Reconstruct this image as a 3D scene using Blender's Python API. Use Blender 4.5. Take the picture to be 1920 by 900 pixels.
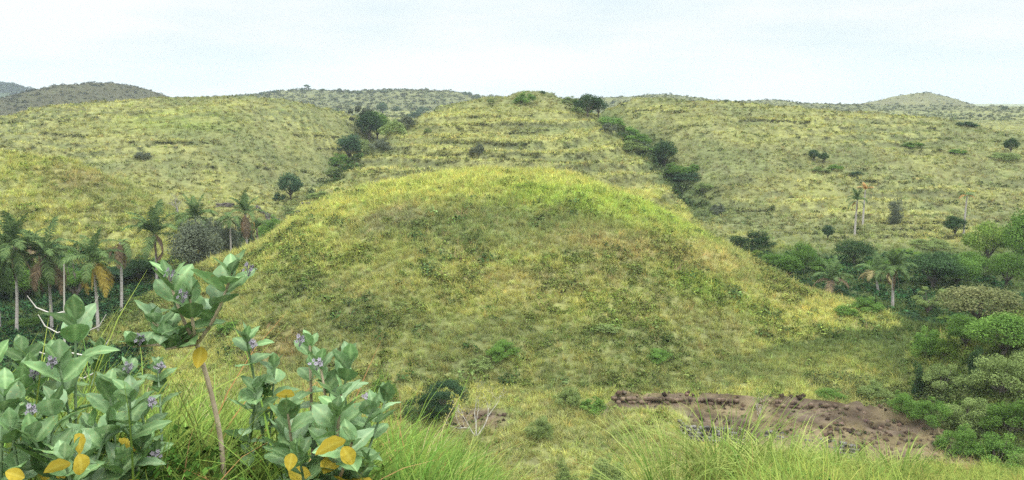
import bpy, math, random
import numpy as np
from mathutils import Vector, Matrix, Euler
R = math.radians
rng = np.random.default_rng(7)
random.seed(7)
for o in list(bpy.data.objects): bpy.data.objects.remove(o)
SC = bpy.context.scene
COL = SC.collection

# ------------------------------------------------------------------ camera
F = 1663.0                      # focal length in pixels of a 1920 wide frame
PITCH = R(8.9)
cam = bpy.data.cameras.new('camera'); cam.sensor_width = 36; cam.lens = 36 * F / 1920
cam.clip_start = 0.05; cam.clip_end = 20000
camo = bpy.data.objects.new('camera', cam); COL.objects.link(camo)
camo.location = (0, 0, 0); camo.rotation_euler = (R(90) - PITCH, 0, 0)
SC.camera = camo

# ------------------------------------------------------------------ light
SUN_EL, SUN_AZ = R(56), R(128)      # azimuth measured from +Y towards +X (right, behind the camera)
w = bpy.data.worlds.new('World'); SC.world = w; w.use_nodes = True
nt = w.node_tree; N = nt.nodes; L = nt.links; N.clear()
def nd(t, **k):
    n = N.new(t)
    for a, b in k.items(): setattr(n, a, b)
    return n
out = nd('ShaderNodeOutputWorld'); bg = nd('ShaderNodeBackground'); L.new(bg.outputs[0], out.inputs[0])
sky = nd('ShaderNodeTexSky', sky_type='NISHITA'); sky.sun_disc = False; sky.sun_elevation = SUN_EL; sky.sun_rotation = SUN_AZ
tc = nd('ShaderNodeTexCoord'); sep = nd('ShaderNodeSeparateXYZ'); L.new(tc.outputs['Generated'], sep.inputs[0])
mp = nd('ShaderNodeMapping'); mp.inputs['Scale'].default_value = (1.6, 1.6, 9.0); L.new(tc.outputs['Generated'], mp.inputs[0])
no = nd('ShaderNodeTexNoise'); no.inputs['Scale'].default_value = 1.7; no.inputs['Detail'].default_value = 6; no.inputs['Roughness'].default_value = .55
L.new(mp.outputs[0], no.inputs['Vector'])
def math_(op, a, b=None, clamp=False):
    n = nd('ShaderNodeMath', operation=op); n.use_clamp = clamp
    for i, v in enumerate((a, b)):
        if v is None: continue
        if isinstance(v, (int, float)): n.inputs[i].default_value = v
        else: L.new(v, n.inputs[i])
    return n.outputs[0]
# blue veil grows to the right, cloud noise breaks it up
f = math_('ADD', math_('MULTIPLY', sep.outputs[0], 0.75), math_('MULTIPLY', math_('SUBTRACT', no.outputs[0], .5), 4.2))
f = math_('ADD', f, .46, True)
cm = nd('ShaderNodeMix', data_type='RGBA'); cm.inputs[6].default_value = (1.02, 1.03, 1.03, 1); cm.inputs[7].default_value = (.80, .90, .945, 1)
L.new(f, cm.inputs[0])
zz = math_('MAXIMUM', sep.outputs[2], 0.0)
lum = math_('ADD', math_('MULTIPLY', math_('POWER', zz, 1.7), 2.75), 0.60)
cl = nd('ShaderNodeVectorMath', operation='SCALE'); L.new(cm.outputs[2], cl.inputs[0]); L.new(lum, cl.inputs['Scale'])
sk = nd('ShaderNodeVectorMath', operation='SCALE'); L.new(sky.outputs[0], sk.inputs[0]); sk.inputs['Scale'].default_value = 0.10
mx = nd('ShaderNodeMix', data_type='RGBA'); mx.inputs[0].default_value = .93
L.new(sk.outputs[0], mx.inputs[6]); L.new(cl.outputs[0], mx.inputs[7]); L.new(mx.outputs[2], bg.inputs[0]); bg.inputs[1].default_value = 1.0
sun = bpy.data.lights.new('sun', 'SUN'); sun.energy = 1.5; sun.angle = R(12); sun.color = (1, .96, .88)
suno = bpy.data.objects.new('sun', sun); COL.objects.link(suno)
sd = Vector((math.sin(SUN_AZ) * math.cos(SUN_EL), math.cos(SUN_AZ) * math.cos(SUN_EL), math.sin(SUN_EL)))
suno.rotation_euler = sd.to_track_quat('Z', 'Y').to_euler(); suno.location = (0, 0, 60)
SC.view_settings.view_transform = 'Standard'; SC.view_settings.look = 'None'
SC.view_settings.exposure = 0.56; SC.view_settings.gamma = 1; SC.view_settings.use_curve_mapping = False
SC.render.engine = 'CYCLES'
cy = SC.cycles; cy.max_bounces = 5; cy.diffuse_bounces = 2; cy.transmission_bounces = 2; cy.glossy_bounces = 1
cy.volume_bounces = 1; cy.use_denoising = False; cy.caustics_reflective = False; cy.caustics_refractive = False
cy.use_adaptive_sampling = False

HAZE_DENSITY = .00017
# ------------------------------------------------------------------ projection helpers
def ray(px, py):
    a = (px - 960) / F; b = (450 - py) / F
    return a, math.cos(PITCH) + b * math.sin(PITCH), -math.sin(PITCH) + b * math.cos(PITCH)
def at(px, py, Y):
    a, yc, zc = ray(px, py)
    return a / yc * Y, Y, zc / yc * Y

# ------------------------------------------------------------------ noise
def _h(ix, iy, s):
    n = (ix.astype(np.int64) * 374761393 + iy.astype(np.int64) * 668265263 + s * 974634777) & 0x7fffffff
    n = ((n ^ (n >> 13)) * 1274126177) & 0x7fffffff
    n = n ^ (n >> 16)
    return (n & 0xffff) / 65535.0
def vnoise(x, y, s=0):
    ix = np.floor(x); iy = np.floor(y); fx = x - ix; fy = y - iy
    fx = fx * fx * (3 - 2 * fx); fy = fy * fy * (3 - 2 * fy)
    a = _h(ix, iy, s); b = _h(ix + 1, iy, s); c = _h(ix, iy + 1, s); d = _h(ix + 1, iy + 1, s)
    return (a + (b - a) * fx) * (1 - fy) + (c + (d - c) * fx) * fy
def fbm(x, y, s=0, o=4):
    v = 0; a = .5; t = 0
    for i in range(o):
        v = v + a * vnoise(x * 2 ** i, y * 2 ** i, s + i * 17); t += a; a *= .5
    return v / t
def sstep(a, b, x):
    t = np.clip((x - a) / (b - a), 0, 1); return t * t * (3 - 2 * t)

# ------------------------------------------------------------------ terrain height
class Hill:
    def __init__(s, pts, sf, wf, sb, wb, name, smooth=6, drop=.5):
        P = np.array([at(px, py, Y) for px, py, Y in pts])
        x, y, z = P[:, 0], P[:, 1], P[:, 2]
        s.g = np.linspace(x[0], x[-1], 500)
        k = np.exp(-.5 * (np.arange(-30, 31) / max(smooth, .01)) ** 2); k /= k.sum()
        def sm(v):
            gx = np.linspace(x[0] - (x[-1] - x[0]) * 30 / 499, x[-1] + (x[-1] - x[0]) * 30 / 499, 560)
            vv = np.interp(gx, x, v)
            m0 = (v[1] - v[0]) / (x[1] - x[0]); m1 = (v[-1] - v[-2]) / (x[-1] - x[-2])
            vv = np.where(gx < x[0], v[0] + m0 * (gx - x[0]), vv); vv = np.where(gx > x[-1], v[-1] + m1 * (gx - x[-1]), vv)
            return np.convolve(vv, k, 'valid')[:500]
        s.z = sm(z); s.y = sm(y); s.name = name
        s.p = (sf, wf, sb, wb); s.drop = drop
    def __call__(s, X, Y):
        zc = np.interp(X, s.g, s.z); yc = np.interp(X, s.g, s.y)
        zc = zc - s.drop * np.maximum(0, s.g[0] - X) - s.drop * np.maximum(0, X - s.g[-1])
        sf, wf, sb, wb = s.p
        d = yc - Y
        return zc - np.where(d > 0, sf * (np.sqrt(d * d + wf * wf) - wf), sb * (np.sqrt(d * d + wb * wb) - wb))
HILLS = [
 Hill([(120,672,84),(210,606,86),(300,545,92),(390,490,98),(480,462,104),(540,424,107),(600,373,109),(650,366,110),(695,356,111),(780,334,111),(850,322,111),(930,319,111),(1000,323,111),(1055,325,110),(1105,335,109),(1145,355,108),(1205,381,107),(1245,401,106),(1290,424,104),(1330,444,103),(1380,471,101),(1440,500,97),(1500,549,93),(1600,578,89),(1700,612,86),(1800,660,83)],
      .40, 14, .42, 9, 'front'),
 Hill([(500,470,145),(560,400,150),(620,340,160),(700,274,190),(770,228,215),(820,202,230),(880,186,240),(940,178,245),(990,174,246),(1040,177,244),(1070,188,238),(1120,214,222),(1180,258,200),(1230,318,180),(1270,385,162),(1310,450,150)],
      .17, 10, .5, 8, 'middle', smooth=4),
 Hill([(-700,330,240),(-250,262,240),(0,228,240),(80,205,240),(170,192,240),(300,186,240),(430,181,245),(520,185,250),(600,199,255),(660,217,262),(720,232,270),(800,245,270),(860,300,270)],
      .25, 22, .3, 20, 'left_back', smooth=5),
 Hill([(-900,420,132),(-400,290,135),(-150,266,135),(0,285,133),(100,303,131),(200,342,128),(300,389,124),(345,434,120),(390,470,113),(430,560,106)],
      .62, 7, .5, 8, 'left_near', smooth=5),
 Hill([(1000,250,250),(1060,205,250),(1130,181,250),(1200,182,248),(1320,191,245),(1500,201,240),(1700,217,232),(1800,232,228),(1920,256,222),(2300,330,210),(2800,420,210)],
      .27, 22, .3, 20, 'right_back', smooth=4),
 Hill([(1740,850,58),(1775,760,60),(1810,700,63),(1860,655,65),(1930,625,66),(2200,560,68),(2900,500,70)],
      .34, 12, .45, 7, 'right_near'),
 # far country
 Hill([(-900,215,700),(-300,205,700),(-50,190,700),(30,184,700),(70,172,700),(130,159,700),(190,155,700),(240,160,700),(300,182,700),(420,215,700)],
      .22, 40, .2, 40, 'far_left', smooth=3),
 Hill([(200,190,1100),(330,183,1100),(430,181,1100),(480,179,1000),(530,171,950),(580,168,950),(640,172,950),(760,168,950),(850,172,950),(900,180,950),(1000,186,950),(1100,188,950)],
      .12, 60, .2, 60, 'far_centre', smooth=3),
 Hill([(1000,190,800),(1100,186,800),(1180,182,780),(1250,177,760),(1300,184,760),(1340,190,760),(1390,191,760),(1440,188,760),(1490,195,760),(1600,199,760),(1750,203,700),(1920,207,680),(2600,195,680)],
      .12, 60, .2, 60, 'far_right', smooth=2),
 Hill([(1540,215,900),(1610,199,900),(1660,186,900),(1700,178,900),(1732,173,900),(1765,180,900),(1800,195,900),(1830,212,900),(1870,230,900)],
      .25, 25, .25, 25, 'far_cone', smooth=2),
 Hill([(1600,206,1600),(1750,205,1600),(1880,206,1600),(2400,200,1600)], .1, 60, .2, 60, 'far_ridge', smooth=3),
 Hill([(-800,140,1600),(-200,150,1500),(0,156,1450),(30,164,1450),(60,174,1450),(120,190,1450),(300,196,2500),(900,197,2500),(1300,196,2500),(2600,196,2500)], .15, 100, .2, 100, 'distant', smooth=2),
]
NAMES = [h.name for h in HILLS] + ['valley', 'bank']
def bank(X, Y):
    z = -1.62 - .06 * np.abs(X + .5) * sstep(0, 6, np.abs(X)) * .3
    z = z - np.maximum(0, Y - 3.0) * .32 - np.maximum(0, Y - 6.0) * .27
    u = X - .09 * np.maximum(Y, 0)
    z = z - 1.0 * np.exp(-(u / .62) ** 2) * sstep(2.5, 5.5, Y)
    return z + np.maximum(0, -Y) * .02
def valley(X, Y):
    r = np.hypot(X, Y)
    z = -22.2 + np.clip(Y - 112, 0, 300) * .035 + np.clip(-X, 0, 60) * np.clip(Y - 125, 0, 60) * .0006 + .006 * (X - 5)
    z = z + np.where(Y > 300, (Y - 300) * -.002, 0)
    z = np.minimum(z, -4.0)
    return z - np.maximum(0, r - 1500) * .004 + .5 * (fbm(X * .05, Y * .05, 3) - .5)
def terr(h, step, ph, amp):
    q = h / step + ph; fr = q - np.floor(q)
    return amp * step * (sstep(.55, 1.0, fr) - fr)
def H(X, Y, full=False):
    X = np.asarray(X, float); Y = np.asarray(Y, float)
    hs = [h(X, Y) for h in HILLS] + [valley(X, Y), bank(X, Y)]
    gl = np.exp(-((X - np.interp(Y, GL[:, 1], GL[:, 0])) / 11) ** 2) * sstep(150, 175, Y) * sstep(420, 300, Y) * 5.5
    gr = np.exp(-((X - np.interp(Y, GR[:, 1], GR[:, 0])) / 11) ** 2) * sstep(140, 160, Y) * sstep(330, 260, Y) * 5.5
    hs[2] = hs[2] - gl; hs[4] = hs[4] - gr
    A = np.stack(hs)
    k = np.clip(np.hypot(X, Y) * .008, .25, 5)
    m = A.max(0)
    z = m + k * np.log(np.exp((A - m) / k).sum(0)) - 0
    dom = A.argmax(0)
    r = np.hypot(X, Y)
    # relief of the slopes
    n1 = fbm(X * .12, Y * .12, 11) - .5; n2 = fbm(X * .6, Y * .6, 12, 3) - .5
    far = sstep(20, 60, r)
    z = z + far * (n1 * 1.3 + n2 * .35) * np.where(dom == 0, .8, 1) * np.clip(r / 90, .3, 1.6)
    z = z + (1 - far) * (fbm(X * 1.3, Y * 1.3, 5, 3) - .5) * .12
    # grazing ledges
    wob = (fbm(X * .045, Y * .045, 21) - .5) * 4.0
    for idx, st, am in ((1, 2.1, .9), (2, 1.3, .6), (4, 1.5, .6), (3, 1.6, .4)):
        mk = (dom == idx) * (.45 + .9 * fbm(X * .04, Y * .07, 31 + idx))
        z = z + mk * terr(z + wob, st, 0.2, am)
    # cut earth terraces on the right at the foot of the front hill
    mt = soilmask(X, Y)
    if np.any(mt > 0):
        d1 = yw1(X) - Y; d2 = yw2(X) - Y
        zz = -20.75 - .55 * sstep(-.25, .15, d1) - .05 * d1
        zz = zz - .95 * sstep(-.2, .12, d2) * sstep(10.6, 11.8, X)
        z = z * (1 - mt) + (zz + n2 * .15) * mt
    return (z, dom) if full else z
# plan of the two gullies either side of the terraced hill
GL = np.array([at(px, 300, Y)[:2] for px, Y in [(560,150),(612,168),(680,200),(745,228),(800,262),(860,330)]])
GR = np.array([at(px, 300, Y)[:2] for px, Y in [(1330,150),(1275,168),(1215,190),(1150,218),(1095,245),(1060,280)]])
# plan of the two ledges: world x -> y
T1 = np.array([at(px, py, Y)[:2] for px, py, Y in [(1100,752,61.0),(1140,750,61.0),(1260,752,60.8),(1400,756,60.4),(1500,762,60.0),(1600,776,59.0),(1700,800,57.5),(1800,850,54)]])
T2 = np.array([at(px, py, Y)[:2] for px, py, Y in [(1240,790,57.0),(1340,796,56.6),(1440,806,56.0),(1560,828,54.6),(1650,862,52.8),(1720,900,50.5),(1850,960,48)]])
def yw1(X): return np.interp(X, T1[:, 0], T1[:, 1])
def yw2(X): return np.interp(X, T2[:, 0], T2[:, 1])
def soilmask(X, Y):
    e = (fbm(X * .9, Y * .9, 44, 3) - .5) * 2.4
    m = sstep(6.3, 7.3, X + e * .5) * sstep(29.5, 27, X + e * .7) * sstep(1.6, .6, Y - yw1(X) + e * .6) * sstep(47.2, 48.4, Y)
    return m
def soil(X, Y):
    e = (fbm(X * .8, Y * .8, 45) - .5) * 3.0
    a = soilmask(X, Y) * sstep(.9, .2, yw2(X) - Y + e * .25) * np.maximum(sstep(11, 13, X + e * .5), sstep(1.6, .8, yw1(X) - Y + e * .2))
    b = np.exp(-((X + 2.4 + e * .3) / 1.8) ** 4 - ((Y - 59.8 + e * .3) / 2.0) ** 4)
    return np.clip(np.maximum(a, b * 1.3), 0, 1)
def zat(x, y): return float(H(np.array([x]), np.array([y]))[0])
def hit(px, py, y0=25.0):
    a, yc, zc = ray(px, py)
    Y = np.exp(np.linspace(math.log(y0), math.log(2600), 5000))
    d = H(a / yc * Y, Y) - zc / yc * Y
    i = int(np.argmax(d > 0))
    if d[i] <= 0: i = len(Y) - 1
    return a / yc * Y[i], Y[i], zc / yc * Y[i]

# ------------------------------------------------------------------ vegetation colours (albedo) over the ground
def S(r, g, b):
    return np.array([((c / 255) / 12.92 if c / 255 < .04045 else ((c / 255 + .055) / 1.055) ** 2.4) for c in (r, g, b)])
YG = np.array([.295, .312, .108]); OL = np.array([.222, .232, .098]); GG = np.array([.165, .195, .085]); BR = np.array([.215, .195, .115]); LM = np.array([.24, .32, .075]); GY = np.array([.18, .175, .115])
PATCH = []   # (x, y, rx, ry, colour, strength) on the ground
def patch(px, py, wpx, ry, col, st):
    x, y, z = hit(px, py); PATCH.append((x, y, wpx / F * y, ry, np.array(col), st))
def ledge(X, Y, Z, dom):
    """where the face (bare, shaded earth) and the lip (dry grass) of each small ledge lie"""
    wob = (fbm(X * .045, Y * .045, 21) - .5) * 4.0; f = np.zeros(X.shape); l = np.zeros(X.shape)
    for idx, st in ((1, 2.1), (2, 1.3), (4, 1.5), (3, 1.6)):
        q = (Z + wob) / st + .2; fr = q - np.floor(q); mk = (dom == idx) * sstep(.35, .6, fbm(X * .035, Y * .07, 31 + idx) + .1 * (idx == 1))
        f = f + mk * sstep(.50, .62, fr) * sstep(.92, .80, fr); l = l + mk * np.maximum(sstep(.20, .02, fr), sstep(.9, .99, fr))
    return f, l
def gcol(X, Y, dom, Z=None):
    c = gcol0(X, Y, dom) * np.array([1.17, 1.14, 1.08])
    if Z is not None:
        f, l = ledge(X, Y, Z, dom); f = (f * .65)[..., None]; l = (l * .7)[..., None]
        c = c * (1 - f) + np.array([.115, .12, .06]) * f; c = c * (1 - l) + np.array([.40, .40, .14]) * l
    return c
def gcol0(X, Y, dom):
    r = np.hypot(X, Y)
    sc = 1 / np.clip(r * .06, .6, 40)
    a = fbm(X * .07, Y * .07, 51, 5); b = fbm(X * .33, Y * .33, 61, 4); c = fbm(X * .9, Y * 1.6, 71, 3)
    def mix(p, q, t): return p * (1 - t[..., None]) + q * t[..., None]
    base = np.broadcast_to(OL, X.shape + (3,)).copy()
    f0 = (dom == 0) | (dom == 3)
    base = mix(base, YG, np.where(f0, .22, .1) + 0 * X)
    base = mix(base, YG, sstep(.50, .68, a) * .75)
    base = mix(base, GG, sstep(.50, .36, a) * .75)
    base = mix(base, BR, sstep(.58, .74, b) * .55)
    base = mix(base, GG, sstep(.43, .28, b) * .55)
    base = mix(base, GY, sstep(.58, .74, c) * .35)
    for (x, y, rx, ry, col, st) in PATCH:
        e = (b - .5) * 1.6 + (c - .5) * .8
        t = np.clip(np.exp(-(((X - x) / rx) ** 2 + ((Y - y) / ry) ** 2)) * 1.5 + e * .5 - .18, 0, 1) * st
        base = mix(base, col, t)
    # valley floor is dark, lush
    base = mix(base, np.array([.06, .095, .04]), np.where(dom == len(HILLS), .85, 0) * sstep(134, 124, Y) * np.maximum(sstep(66, 80, Y), sstep(24, 32, np.abs(X - 2))) * np.where((X < 0) & (Y < 97), sstep(.41, .45, -X / np.maximum(Y, 1)), 1))
    zl = np.where((dom == 3) & (X < -20), sstep(114, 108, Y), 0); base = mix(base, np.array([.075, .125, .045]), zl * .9)
    base = mix(base, np.array([.11, .15, .05]), np.where(dom == 5, .75, 0) + 0 * X)
    base = mix(base, np.array([.055, .05, .035]), np.where(dom == 6, .85, 0) + 0 * X)
    base = mix(base, np.array([.12, .13, .07]), np.where(np.isin(dom, (7, 8, 10)), .6, 0) + 0 * X)
    base = mix(base, np.array([.13, .12, .08]), np.where(dom == 9, .5, 0) + 0 * X)
    base = mix(base, np.array([.03, .05, .025]), np.where((dom == 11) & (X < 0), .9, 0) + 0 * X)
    gu = np.exp(-((X - np.interp(Y, GL[:, 1], GL[:, 0])) / 7) ** 2) * sstep(150, 165, Y) * sstep(330, 260, Y) + np.exp(-((X - np.interp(Y, GR[:, 1], GR[:, 0])) / 7) ** 2) * sstep(145, 160, Y) * sstep(300, 250, Y)
    base = mix(base, np.array([.085, .125, .05]), np.clip(gu * 1.2 + (b - .5), 0, .85))
    nearb = sstep(30, 12, r)
    base = mix(base, np.array([.10, .14, .035]), nearb)
    return base
patch(930, 340, 330, 9, YG * 1.08, .9); patch(1080, 370, 160, 6, LM, .6); patch(1240, 400, 90, 6, LM * 1.05, .7)
patch(850, 430, 260, 5, GG * .95, .9); patch(1060, 440, 150, 4.5, GG, .8); patch(700, 420, 120, 4, GY * .9, .7); patch(560, 455, 90, 4, YG * 1.1, .9)
patch(620, 490, 150, 3.5, YG, .8); patch(1180, 470, 170, 4, [.27, .22, .11], .55); patch(1300, 500, 90, 5, [.30, .25, .12], .5)
patch(1330, 540, 120, 3, LM * .9, .7); patch(1560, 600, 180, 5, YG * .98, .8); patch(1600, 660, 160, 4, YG * .95, .85); patch(1450, 470, 60, 6, YG * 1.05, .8)
patch(700, 590, 180, 3.5, GG * .9, .8); patch(450, 580, 130, 5, GG, .5); patch(980, 620, 300, 3.5, GG * .85, .75); patch(1200, 640, 200, 3, GG * .9, .6)
patch(560, 680, 160, 3, GG * .8, .7); patch(850, 680, 150, 3, GG * .8, .7); patch(960, 535, 200, 3.5, [.25, .22, .11], .5); patch(520, 650, 60, 3, [.24, .19, .10], .6)
patch(780, 345, 120, 5, YG * 1.12, .8); patch(640, 400, 90, 4, YG * 1.1, .7); patch(1350, 480, 60, 4, [.36, .33, .15], .6); patch(1500, 570, 90, 4, [.37, .35, .14], .6); patch(1120, 580, 120, 3, YG * .95, .6); patch(860, 560, 130, 3, YG * .95, .6)
patch(60, 300, 120, 7, YG * .95, .7); patch(250, 350, 70, 6, YG * .9, .8); patch(150, 330, 60, 5, [.26, .21, .12], .5)
patch(340, 225, 110, 12, LM * .8, .55); patch(930, 265, 120, 10, GG, .4); patch(900, 215, 110, 16, YG * .95, .6); patch(1150, 270, 70, 14, YG * .9, .6)
patch(1160, 710, 240, 2.5, GG * .8, .7); patch(1400, 700, 180, 2.4, GG * .85, .6)

# ------------------------------------------------------------------ mesh helpers
def mesh_np(name, V, Fc, n=4, mats=(), smooth=False, colors=None, cname='Col'):
    V = np.asarray(V, np.float32).reshape(-1, 3); Fc = np.asarray(Fc, np.int32).reshape(-1, n)
    me = bpy.data.meshes.new(name)
    me.vertices.add(len(V)); me.vertices.foreach_set('co', V.ravel())
    me.loops.add(Fc.size); me.loops.foreach_set('vertex_index', Fc.ravel())
    me.polygons.add(len(Fc)); me.polygons.foreach_set('loop_start', np.arange(len(Fc), dtype=np.int32) * n)
    if smooth: me.polygons.foreach_set('use_smooth', np.ones(len(Fc), bool))
    if colors is not None:
        at_ = me.attributes.new(cname, 'FLOAT_COLOR', 'POINT')
        c = np.ones((len(V), 4), np.float32); c[:, :3] = colors; at_.data.foreach_set('color', c.ravel())
    me.update(calc_edges=True); me.validate()
    for m in mats: me.materials.append(m)
    return me
def link(name, me, parent=None):
    o = bpy.data.objects.new(name, me); COL.objects.link(o)
    if parent is not None: o.parent = parent
    return o
def tag(o, label=None, cat=None, group=None, kind=None):
    if label: o['label'] = label
    if cat: o['category'] = cat
    if group: o['group'] = group
    if kind: o['kind'] = kind
    return o
def empty(name, loc, rz=0, sc=1):
    o = bpy.data.objects.new(name, None); COL.objects.link(o); o.location = loc; o.rotation_euler = (0, 0, rz)
    o.scale = (sc, sc, sc) if isinstance(sc, (int, float)) else sc
    o.empty_display_size = .2
    return o
class MB:
    """collects quads"""
    def __init__(s): s.v = []; s.f = []; s.c = []; s.n = 0
    def add(s, V, Fc, c=None):
        V = np.asarray(V, float); Fc = np.asarray(Fc, int)
        s.v.append(V); s.f.append(Fc + s.n); s.n += len(V)
        s.c.append(np.broadcast_to(np.array([1., 1, 1]) if c is None else np.asarray(c, float), (len(V), 3)))
    def tube(s, P, rad, seg=7, c=None):
        P = np.asarray(P, float); rad = np.broadcast_to(np.asarray(rad, float), (len(P),))
        T = np.gradient(P, axis=0); T /= np.linalg.norm(T, axis=1)[:, None] + 1e-9
        up = np.array([0.13, .21, 1.0]) if abs(T[0][2]) < .9 else np.array([1.0, .1, .05])
        U = np.cross(T, up); U /= np.linalg.norm(U, axis=1)[:, None] + 1e-9; W = np.cross(T, U)
        a = np.linspace(0, 2 * math.pi, seg, endpoint=False)
        V = P[:, None] + rad[:, None, None] * (np.cos(a)[None, :, None] * U[:, None] + np.sin(a)[None, :, None] * W[:, None])
        i = np.arange(len(P) - 1)[:, None]; j = np.arange(seg)[None]; k = (j + 1) % seg
        Fc = np.stack([i * seg + j, i * seg + k, (i + 1) * seg + k, (i + 1) * seg + j], -1).reshape(-1, 4)
        s.add(V.reshape(-1, 3), Fc, c)
    def mesh(s, name, mats, smooth=False):
        return mesh_np(name, np.concatenate(s.v), np.concatenate(s.f), 4, mats, smooth, np.concatenate(s.c), 'lv')

# ------------------------------------------------------------------ materials
def newmat(name):
    m = bpy.data.materials.new(name); m.use_nodes = True; t = m.node_tree; t.nodes.clear()
    return m, t
def leafmat(name, c1, c2, tr=.28, gloss=.0, rough=.5, inst=False, hue=.10, spec=.3):
    m, t = newmat(name); n = t.nodes; l = t.links
    o = n.new('ShaderNodeOutputMaterial')
    at_ = n.new('ShaderNodeAttribute'); at_.attribute_name = 'lv'
    if inst:
        a2 = n.new('ShaderNodeAttribute'); a2.attribute_type = 'INSTANCER'; a2.attribute_name = 'tint'
        mu = n.new('ShaderNodeMix'); mu.data_type = 'RGBA'; mu.blend_type = 'MULTIPLY'; mu.inputs[0].default_value = 1
        l.new(at_.outputs['Color'], mu.inputs[6]); l.new(a2.outputs['Color'], mu.inputs[7]); col = mu.outputs[2]
    else:
        oi = n.new('ShaderNodeObjectInfo')
        sx = n.new('ShaderNodeSeparateColor'); l.new(at_.outputs['Color'], sx.inputs[0])
        mu = n.new('ShaderNodeMix'); mu.data_type = 'RGBA'; mu.inputs[6].default_value = (*c1, 1); mu.inputs[7].default_value = (*c2, 1)
        l.new(sx.outputs[0], mu.inputs[0])
        hs = n.new('ShaderNodeHueSaturation'); l.new(mu.outputs[2], hs.inputs['Color'])
        mr = n.new('ShaderNodeMapRange'); mr.inputs[3].default_value = 1 - hue * 2; mr.inputs[4].default_value = 1 + hue * 2
        l.new(oi.outputs['Random'], mr.inputs[0]); l.new(mr.outputs[0], hs.inputs['Value'])
        col = hs.outputs[0]
    if name.startswith('milkweed_leaf'):
        tcn = n.new('ShaderNodeTexCoord'); oi2 = n.new('ShaderNodeObjectInfo'); va = n.new('ShaderNodeVectorMath'); va.operation = 'MULTIPLY_ADD'
        va.inputs[1].default_value = (9, 9, 9); l.new(tcn.outputs['Object'], va.inputs[0]); l.new(oi2.outputs['Location'], va.inputs[2])
        nz = n.new('ShaderNodeTexNoise'); nz.inputs['Scale'].default_value = 1.4; nz.inputs['Detail'].default_value = 5; l.new(va.outputs[0], nz.inputs['Vector'])
        m1 = n.new('ShaderNodeMapRange'); m1.inputs[1].default_value = .60; m1.inputs[2].default_value = .72; m1.inputs[4].default_value = .75; l.new(nz.outputs[0], m1.inputs[0])
        mb = n.new('ShaderNodeMix'); mb.data_type = 'RGBA'; mb.inputs[7].default_value = (.30, .24, .07, 1); l.new(col, mb.inputs[6]); l.new(m1.outputs[0], mb.inputs[0]); col = mb.outputs[2]
    d = n.new('ShaderNodeBsdfDiffuse'); tl = n.new('ShaderNodeBsdfTranslucent'); mixs = n.new('ShaderNodeMixShader'); mixs.inputs[0].default_value = tr
    l.new(col, d.inputs[0]); l.new(col, tl.inputs[0]); l.new(d.outputs[0], mixs.inputs[1]); l.new(tl.outputs[0], mixs.inputs[2])
    last = mixs.outputs[0]
    if gloss > 0:
        g = n.new('ShaderNodeBsdfGlossy'); g.inputs['Roughness'].default_value = rough; g.inputs[0].default_value = (1, 1, 1, 1)
        m2 = n.new('ShaderNodeMixShader'); m2.inputs[0].default_value = gloss; l.new(last, m2.inputs[1]); l.new(g.outputs[0], m2.inputs[2]); last = m2.outputs[0]
    l.new(last, o.inputs[0]); return m
def barkmat(name, c1, c2, scale=6, rings=False):
    m, t = newmat(name); n = t.nodes; l = t.links
    o = n.new('ShaderNodeOutputMaterial'); b = n.new('ShaderNodeBsdfPrincipled'); b.inputs['Roughness'].default_value = .9; b.inputs['Specular IOR Level'].default_value = .15
    tcn = n.new('ShaderNodeTexCoord'); mpn = n.new('ShaderNodeMapping'); mpn.inputs['Scale'].default_value = (1, 1, 4 if rings else .4)
    nz = n.new('ShaderNodeTexNoise'); nz.inputs['Scale'].default_value = scale; nz.inputs['Detail'].default_value = 4
    cr = n.new('ShaderNodeMix'); cr.data_type = 'RGBA'; cr.inputs[6].default_value = (*c1, 1); cr.inputs[7].default_value = (*c2, 1)
    mr = n.new('ShaderNodeMapRange'); mr.inputs[1].default_value = .35; mr.inputs[2].default_value = .65
    l.new(tcn.outputs['Object'], mpn.inputs[0]); l.new(mpn.outputs[0], nz.inputs['Vector']); l.new(nz.outputs[0], mr.inputs[0]); l.new(mr.outputs[0], cr.inputs[0])
    l.new(cr.outputs[2], b.inputs['Base Color'])
    bp = n.new('ShaderNodeBump'); bp.inputs['Strength'].default_value = .5; bp.inputs['Distance'].default_value = .03; l.new(nz.outputs[0], bp.inputs['Height']); l.new(bp.outputs[0], b.inputs['Normal'])
    l.new(b.outputs[0], o.inputs[0]); return m
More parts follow.
